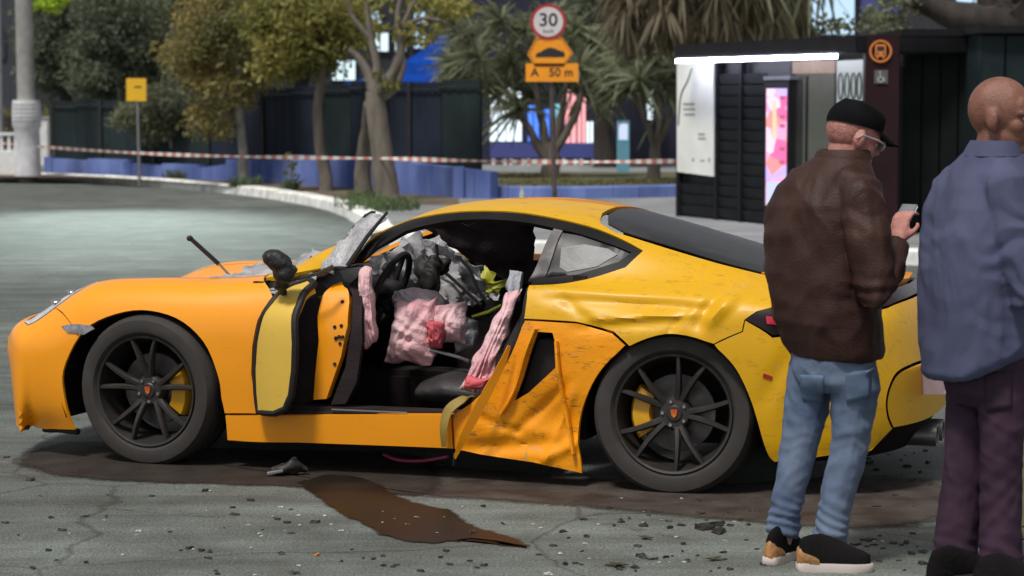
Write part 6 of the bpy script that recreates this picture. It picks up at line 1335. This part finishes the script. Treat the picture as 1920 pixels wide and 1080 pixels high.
def cloth_patch(px_poly, host, off, name, material, parent, m_, th=.004):
    """patch pressed on the nearest cloth surface as seen from the front of the scene"""
    from mathutils.bvhtree import BVHTree
    bv = BVHTree.FromPolygons([v.co.copy() for v in host.data.vertices], [tuple(p.vertices) for p in host.data.polygons]); base = host.parent.location
    o = Vector((0, 0, CAM_H)) - base; n = 7; a, b, c, d = px_poly; rows = []
    for i in range(n + 1):
        row = []
        for j in range(n + 1):
            x = (1 - i / n) * ((1 - j / n) * a[0] + j / n * d[0]) + i / n * ((1 - j / n) * b[0] + j / n * c[0]); y = (1 - i / n) * ((1 - j / n) * a[1] + j / n * d[1]) + i / n * ((1 - j / n) * b[1] + j / n * c[1])
            h = bv.ray_cast(o, ray(x, y).normalized()); row.append(h[0] + h[1] * off if h[0] else None)
        rows.append(row)
    if any(q is None for r in rows for q in r): return None
    m = MB(); m.rings(rows, cap=False, closed=False); ob = m.build(name, material, parent, 60); sm = ob.modifiers.new('s', 'SOLIDIFY'); sm.thickness = th; sm.offset = 0; return ob
cloth_patch([(1585, 700), (1632, 692), (1630, 745), (1588, 755)], je, .003, 'back_pocket', M_POCK, je, m1); cloth_patch([(1500, 702), (1545, 704), (1545, 756), (1505, 750)], je, .003, 'back_pocket', M_POCK, je, m1)
m = MB(); m.tube([m1(1622, 700, -.155), m1(1640, 690, -.12)], [.006, .004], 6); m.build('belt_loop', DENIM, je)
BLKSH = mat('black_suede', (.009, .008, .008), .9, var=.3, bump=.2, spec=.1); TAN = mat('tan_leather', (.30, .14, .045), .55, var=.3, vscale=15, bump=.3); SOLE = mat('cream_sole', (.58, .50, .46), .6, var=.12)
shoe(p1, at_ground(1566, 1073) + Vector((0, .02, 0)), R(-4), (SOLE, BLKSH, TAN), B1, .275); shoe(p1, at_ground(1464, 1057) + Vector((.02, .07, 0)), R(58), (SOLE, BLKSH, TAN), B1, .27)
# phone in his hand
ph = thing('phone', 'slim dark phone held up by the person in the cap', 'phone', at(1690, 420, Y1 + .02)); Mph = Matrix.Rotation(R(-52), 3, 'Z') @ Matrix.Rotation(R(-38), 3, 'X')
MB().box((0, 0, .01), (.074, .009, .15), Mph).build('case', mat('phone_silver', (.35, .36, .38), .3, metal=.5), ph, smooth=0, bevel=.003); MB().box(Mph @ Vector((0, .0055, 0)) + Vector((0, 0, .01)), (.068, .002, .142), Mph).build('screen', emis('phone_screen', (.7, .8, 1.0), 1.0), ph, smooth=0)

# ---------------- bald man at the right edge
Y2 = 8.2; B2 = at_ground(1830, 1102); B2.z = 0
def m2(px, py, dy=0.0): return at(px, py, Y2 + dy) - B2
p2 = thing('person', 'bald person in a long blue shirt and dark purple trousers at the right edge', 'person', B2)
SKIN2 = mat('brown_skin', (.17, .068, .044), .45, vscale=26, bump=.3, bscale=220, sss=.05, col2=(.25, .105, .068), detail=9, rvar=.12)
phi2 = R(32); H2 = Matrix.Translation(m2(1876, 222)) @ Matrix.Rotation(R(-22), 4, 'Z') @ Matrix.Rotation(R(2), 4, 'Y') @ Matrix.Scale(1.12, 4)
bm_ = MB(); add_head(bm_, H2); bm_.tube([m2(1858, 320), m2(1862, 285), m2(1868, 255), m2(1874, 225)], [.08, .066, .064, .06], 14)
bm_.rings([yawring(m2(cx, y), a, b, phi2) for y, cx, a, b in ((720, 1835, .12, .09), (600, 1835, .15, .11), (450, 1840, .17, .12), (350, 1848, .15, .09), (310, 1856, .085, .075))])
aR = [m2(1890, 350, -.16), m2(1908, 450, -.2), m2(1926, 550, -.22), m2(1975, 520, -.16), m2(2020, 490, -.08)]; aL = [m2(1790, 350, .14), m2(1775, 450, .2), m2(1790, 550, .24), m2(1880, 530, .36), m2(1960, 500, .36)]
bm_.tube(aR, [.052, .048, .042, .038, .028], 10); bm_.tube(aL, [.052, .048, .042, .038, .028], 10)
add_hand(bm_, frame(m2(2022, 489, -.08), Vector((.9, .3, .3)).normalized(), Vector((0, -.5, .86)).normalized(), Vector((.3, -.8, -.5)).normalized()), .6); add_hand(bm_, frame(m2(1962, 500, .36), Vector((.9, -.1, .3)).normalized(), Vector((0, -1, .0)), Vector((.3, 0, -.95)).normalized()), .6)
bm_.tube([m2(1882, 700, -.05), m2(1878, 880, -.05), m2(1876, 1085, -.05)], [.07, .052, .04], 12); bm_.tube([m2(1822, 700, .05), m2(1812, 880, .05), m2(1790, 1075, .05)], [.07, .055, .04], 12)
link('body', remesh(bm_, .0075, 2), SKIN2, p2, 70)
for s in (-1, 1):
    m = MB(); m.ell(H2 @ Vector((.078, s * .032, .006)), (.013, .013, .013)); m.build('eye', MATS['eye_white'], p2)
SHIRT = mat('slate_blue_shirt', (.078, .084, .145), .9, var=.25, vscale=3, bump=.05, bscale=200, detail=7, spec=.12)
sbm = MB(); sr = [(712, 1832, .178, .14), (700, 1832, .195, .158), (640, 1832, .205, .165), (560, 1833, .212, .165), (450, 1838, .222, .165), (390, 1843, .222, .155), (350, 1848, .208, .135), (325, 1854, .17, .115), (305, 1860, .125, .10), (288, 1864, .098, .09)]
sbm.rings([[p + Vector((0, 0, .10 * max(0, (p - m2(cx, y)).dot(Vector((.85, -.5, 0)))) / .2)) if y > 690 else p for p in yawring(m2(cx, y), a, b, phi2, sq=2.5)] for y, cx, a, b in sr])
sbm.tube([m2(1875, 345, -.11)] + aR, [.078, .084, .078, .070, .060, .045], 14); sbm.tube([m2(1800, 345, .1)] + aL, [.078, .084, .078, .070, .060, .045], 14)
shr = link('shirt', remesh(sbm, .0075, 5, folds(.008, (6.5, 6.5, 1.0), .0022, (16, 16, 4), 17.0, [(m2(1780, 420), .14, .003, 38), (m2(1860, 600, -.15), .12, .003, 48), (m2(1900, 440, -.25), .10, .007, 60), (aR[2] + Vector((-.03, 0, .02)), .09, .006, 70)], .0016, (1.2, .5))), SHIRT, p2, 75)
m = MB(); m.rings([yawring(m2(1862, 292), .108, .098, phi2), yawring(m2(1866, 270), .092, .085, phi2), yawring(m2(1867, 263), .086, .08, phi2), yawring(m2(1867, 266), .080, .074, phi2), yawring(m2(1864, 290), .092, .084, phi2)], cap=False); m.build('collar', SHIRT, shr, 60)
TROUS = mat('dark_purple_denim', (.034, .018, .033), .8, var=.3, vscale=4, bump=.06, bscale=200, col2=(.062, .034, .056), detail=8, spec=.15)
tb2 = MB(); tb2.rings([yawring(m2(cx, y), a, b, phi2) for y, cx, a, b in ((640, 1842, .15, .125), (690, 1846, .150, .125), (735, 1848, .145, .118), (755, 1848, .13, .09))])
tb2.tube([m2(1874, 700, -.06), m2(1880, 745, -.07), m2(1878, 880, -.06), m2(1876, 990, -.06), m2(1877, 1088, -.06)], [.085, .080, .070, .068, .074], 16); tb2.tube([m2(1826, 700, .06), m2(1822, 745, .07), m2(1812, 880, .06), m2(1796, 990, .06), m2(1786, 1078, .06)], [.090, .086, .080, .078, .080], 16)
tr2 = link('trousers', remesh(tb2, .007, 4, folds(.006, (8, 8, 1.6), .002, (16, 16, 12), 28.0, [(m2(1877, 1050, -.06), .08, .008, 120), (m2(1782, 1045, .06), .08, .008, 120), (m2(1838, 740), .12, .006, 60)], .0016, (.8, .8))), TROUS, p2, 75)
shoe(p2, at_ground(1880, 1112) + Vector((.04, .02, 0)), R(8), (M_RUBBER, BLKSH, BLKSH), B2, .29); shoe(p2, at_ground(1786, 1098) + Vector((.04, .06, 0)), R(28), (M_RUBBER, BLKSH, BLKSH), B2, .29)
M_POCK2 = mat('purple_pocket', (.045, .026, .042), .85, var=.25, vscale=9, spec=.15)
cloth_patch([(1846, 700), (1898, 695), (1896, 765), (1850, 772)], tr2, .003, 'back_pocket', M_POCK2, tr2, m2)

# ================================================================== debris on the asphalt
random.seed(23)
def shard_mesh(seed, flat=.35):
    g = random.Random(seed); n = g.randint(5, 8); poly = [(math.cos(2 * math.pi * i / n + g.uniform(-.3, .3)) * g.uniform(.35, 1), math.sin(2 * math.pi * i / n + g.uniform(-.3, .3)) * g.uniform(.2, .7)) for i in range(n)]
    m = MB(); a = [Vector((x, y, 0)) for x, y in poly]; b = [Vector((x * .8 + g.uniform(-.1, .1), y * .8 + g.uniform(-.1, .1), flat * g.uniform(.3, 1.2))) for x, y in poly]
    m.add(a + b, [tuple(range(n - 1, -1, -1)), tuple(range(n, 2 * n))] + [(i, (i + 1) % n, n + (i + 1) % n, n + i) for i in range(n)]); return m.mesh('shard')
def leaf_mesh(seed):
    g = random.Random(seed); m = MB(); pts = []; k = 11
    for i in range(k):
        a = 2 * math.pi * i / k; r = 1 if i % 2 else .45; pts.append(Vector((r * math.cos(a), r * .7 * math.sin(a), .12 + .2 * g.random())))
    m.add([Vector((0, 0, .05))] + pts, [(0, i + 1, (i + 1) % k + 1) for i in range(k)]); return m.mesh('leaf')
SHM = [shard_mesh(i) for i in range(9)]; LFM = [leaf_mesh(i) for i in range(3)]
M_FRAG = mat('dark_fragment', (.016, .015, .014), .6, var=.4, vscale=3); M_FRP = mat('pale_fragment', (.42, .42, .40), .4, var=.3, vscale=3); M_FRO = mat('orange_fragment', (.55, .20, .02), .5, var=.2); M_DLEAF = mat('dry_leaf', (.045, .04, .018), .8, var=.5, vscale=2)
for me in SHM + LFM: me.materials.append(M_FRAG)
def scatter(name, label, cat, group, pts, meshes, size, material):
    for i, (x, y) in enumerate(pts):
        o = bpy.data.objects.new(name, meshes[i % len(meshes)]); COL.objects.link(o); p = at_ground(x, y, .002); o.location = p; s = random.uniform(*size); o.scale = (s, s * random.uniform(.6, 1.2), s * random.uniform(.5, 1)); o.rotation_euler = (0, 0, random.uniform(0, 6.28))
        o.material_slots[0].link = 'OBJECT'; o.material_slots[0].material = material; tag(o, label, cat, group)
dk = [(58, 900), (12, 858), (10, 980), (75, 930), (202, 928), (283, 930), (385, 920), (200, 968), (160, 968), (470, 938), (545, 955), (420, 990), (340, 1032), (355, 1028), (378, 1032), (90, 1032), (105, 1050), (405, 1070), (590, 980), (545, 1000), (720, 1061), (735, 1062), (745, 1059), (880, 1052), (908, 1060), (895, 1064), (885, 1000), (944, 982), (855, 1000), (825, 1045), (660, 1030), (700, 1048), (1010, 1040), (1060, 1058), (1200, 1042), (1205, 1046), (1225, 1048), (1250, 1045), (1260, 1042), (1290, 1052), (1355, 1036), (1358, 1049), (1400, 1012), (1165, 978), (1180, 972), (1150, 985), (1255, 990), (1275, 985), (1315, 965), (1325, 975), (1350, 992), (1360, 968), (1370, 985), (1390, 975), (1345, 1000), (1610, 1020), (1625, 1025), (1640, 1022), (1655, 1028), (1690, 1022), (1700, 1018), (1720, 1024), (1650, 1005), (1710, 1000), (1600, 855), (1625, 860), (1648, 848), (1665, 852), (1690, 862), (1700, 875), (1715, 850), (1740, 868), (1690, 890), (1630, 868), (1725, 885), (1905, 860), (1912, 900), (1650, 840), (1735, 845), (1612, 905), (1745, 910), (1680, 930), (1310, 940), (1420, 960)]
zones = ((lambda x, y: x < 480 and y < 960, 'small dark fragment on the asphalt near the front wheel', 'dark fragments near the front wheel'), (lambda x, y: x < 480, 'small dark fragment on the asphalt in the left foreground', 'dark fragments in the left foreground'), (lambda x, y: x < 1100, 'small dark fragment on the asphalt around the fluid spill', 'dark fragments around the spill'), (lambda x, y: x < 1480, 'small dark fragment on the asphalt in front of the rear wheel', 'dark fragments in front of the rear wheel'), (lambda x, y: y < 960, 'small dark fragment on the asphalt below the rear bumper', 'dark fragments below the rear bumper'), (lambda x, y: True, 'small dark fragment on the asphalt between the two people', 'dark fragments between the two people'))
rg = random.Random(5)
dk += [(rg.uniform(1090, 1440), rg.uniform(945, 1075)) for _ in range(26)] + [(rg.uniform(1600, 1740), rg.uniform(840, 1070)) for _ in range(24)] + [(rg.uniform(0, 1080), rg.uniform(930, 1078)) for _ in range(26)]
left_ = list(dk)
for fz, lz, gz in zones:
    here = [p for p in left_ if fz(*p)]; left_ = [p for p in left_ if not fz(*p)]; scatter('plastic_fragment', lz, 'fragment', gz, here, SHM, (.012, .034), M_FRAG)
scatter('dark_chunk', 'larger dark crumpled trim chunk on the asphalt behind the rear wheel', 'fragment', 'large dark chunks by the rear wheel', [(1340, 985), (1352, 998), (1322, 992)], SHM[2:5], (.06, .085), M_FRAG)
scatter('glass_fragment', 'tiny pale glass fragment glinting on the asphalt', 'fragment', 'pale glass fragments on the asphalt', [(260, 996), (255, 1003), (195, 975), (470, 1027), (490, 1005), (487, 1001), (820, 1000), (362, 1030), (1283, 1054), (1235, 1055), (1370, 974), (1375, 978), (1030, 1076), (1640, 1015), (1655, 1016), (1700, 838), (478, 1078), (230, 1040), (640, 995), (780, 1040), (945, 1040), (1100, 1020), (1015, 990), (1480, 1045), (560, 1060), (130, 1000), (40, 1010)] + [(rg.uniform(380, 900), rg.uniform(905, 1000)) for _ in range(24)] + [(rg.uniform(1000, 1440), rg.uniform(930, 1060)) for _ in range(18)], SHM, (.008, .018), M_FRP)
scatter('amber_fragment', 'amber lens fragment on the asphalt below the spill', 'fragment', None, [(594, 1040)], SHM[1:2], (.028, .03), M_FRO)
scatter('fallen_leaf', 'dry curled leaf fallen on the asphalt', 'leaf', 'fallen leaves on the asphalt', [(552, 1075), (1145, 1060), (1160, 1062), (1210, 1010), (1340, 1050), (1635, 1012), (1600, 1045), (1730, 1035), (1900, 960), (1910, 990), (1895, 920)], LFM, (.03, .05), M_DLEAF)
scatter('white_debris', 'white torn scrap on the asphalt at the bottom edge', 'fragment', None, [(1030, 1077)], SHM[4:5], (.03, .032), M_FRP)
# mangled suspension lump fallen under the sill
b0 = at_ground(545, 893); t = thing('mangled_part', 'mangled black mechanical part lying under the sill', 'car part', b0); m = MB(); m.tube([(-.09, 0, .02), (0, 0, .035), (.07, .03, .03)], [.018, .03, .02], 8); m.tube([(.0, 0, .03), (.02, 0, .09)], [.022, .014], 8); m.ell((-.03, .03, .03), (.04, .035, .028))
link('casting', remesh(m, .012, 1, lambda c, n: c + n * .014 * noise.noise(c * 26)), M_FRAG, t, 40); MB().tube([(-.10, -.03, .015), (-.03, -.035, .03)], [.010, .007], 6).build('bolt', M_STEEL, t)
# strip of grass beside the pavement at the right edge
vg2 = [at_ground(x, y, .006) for x, y in ((1893, 640), (1885, 760), (1888, 900), (1905, 1010), (2100, 1010), (2100, 640))]; mb = MB(); mb.add(vg2, [tuple(range(len(vg2)))]); tag(mb.build('verge', mat('verge_soil', (.10, .085, .045), .95, var=.4, vscale=6, bump=.6, bscale=40, col2=(.07, .08, .03)), smooth=0), kind='structure')
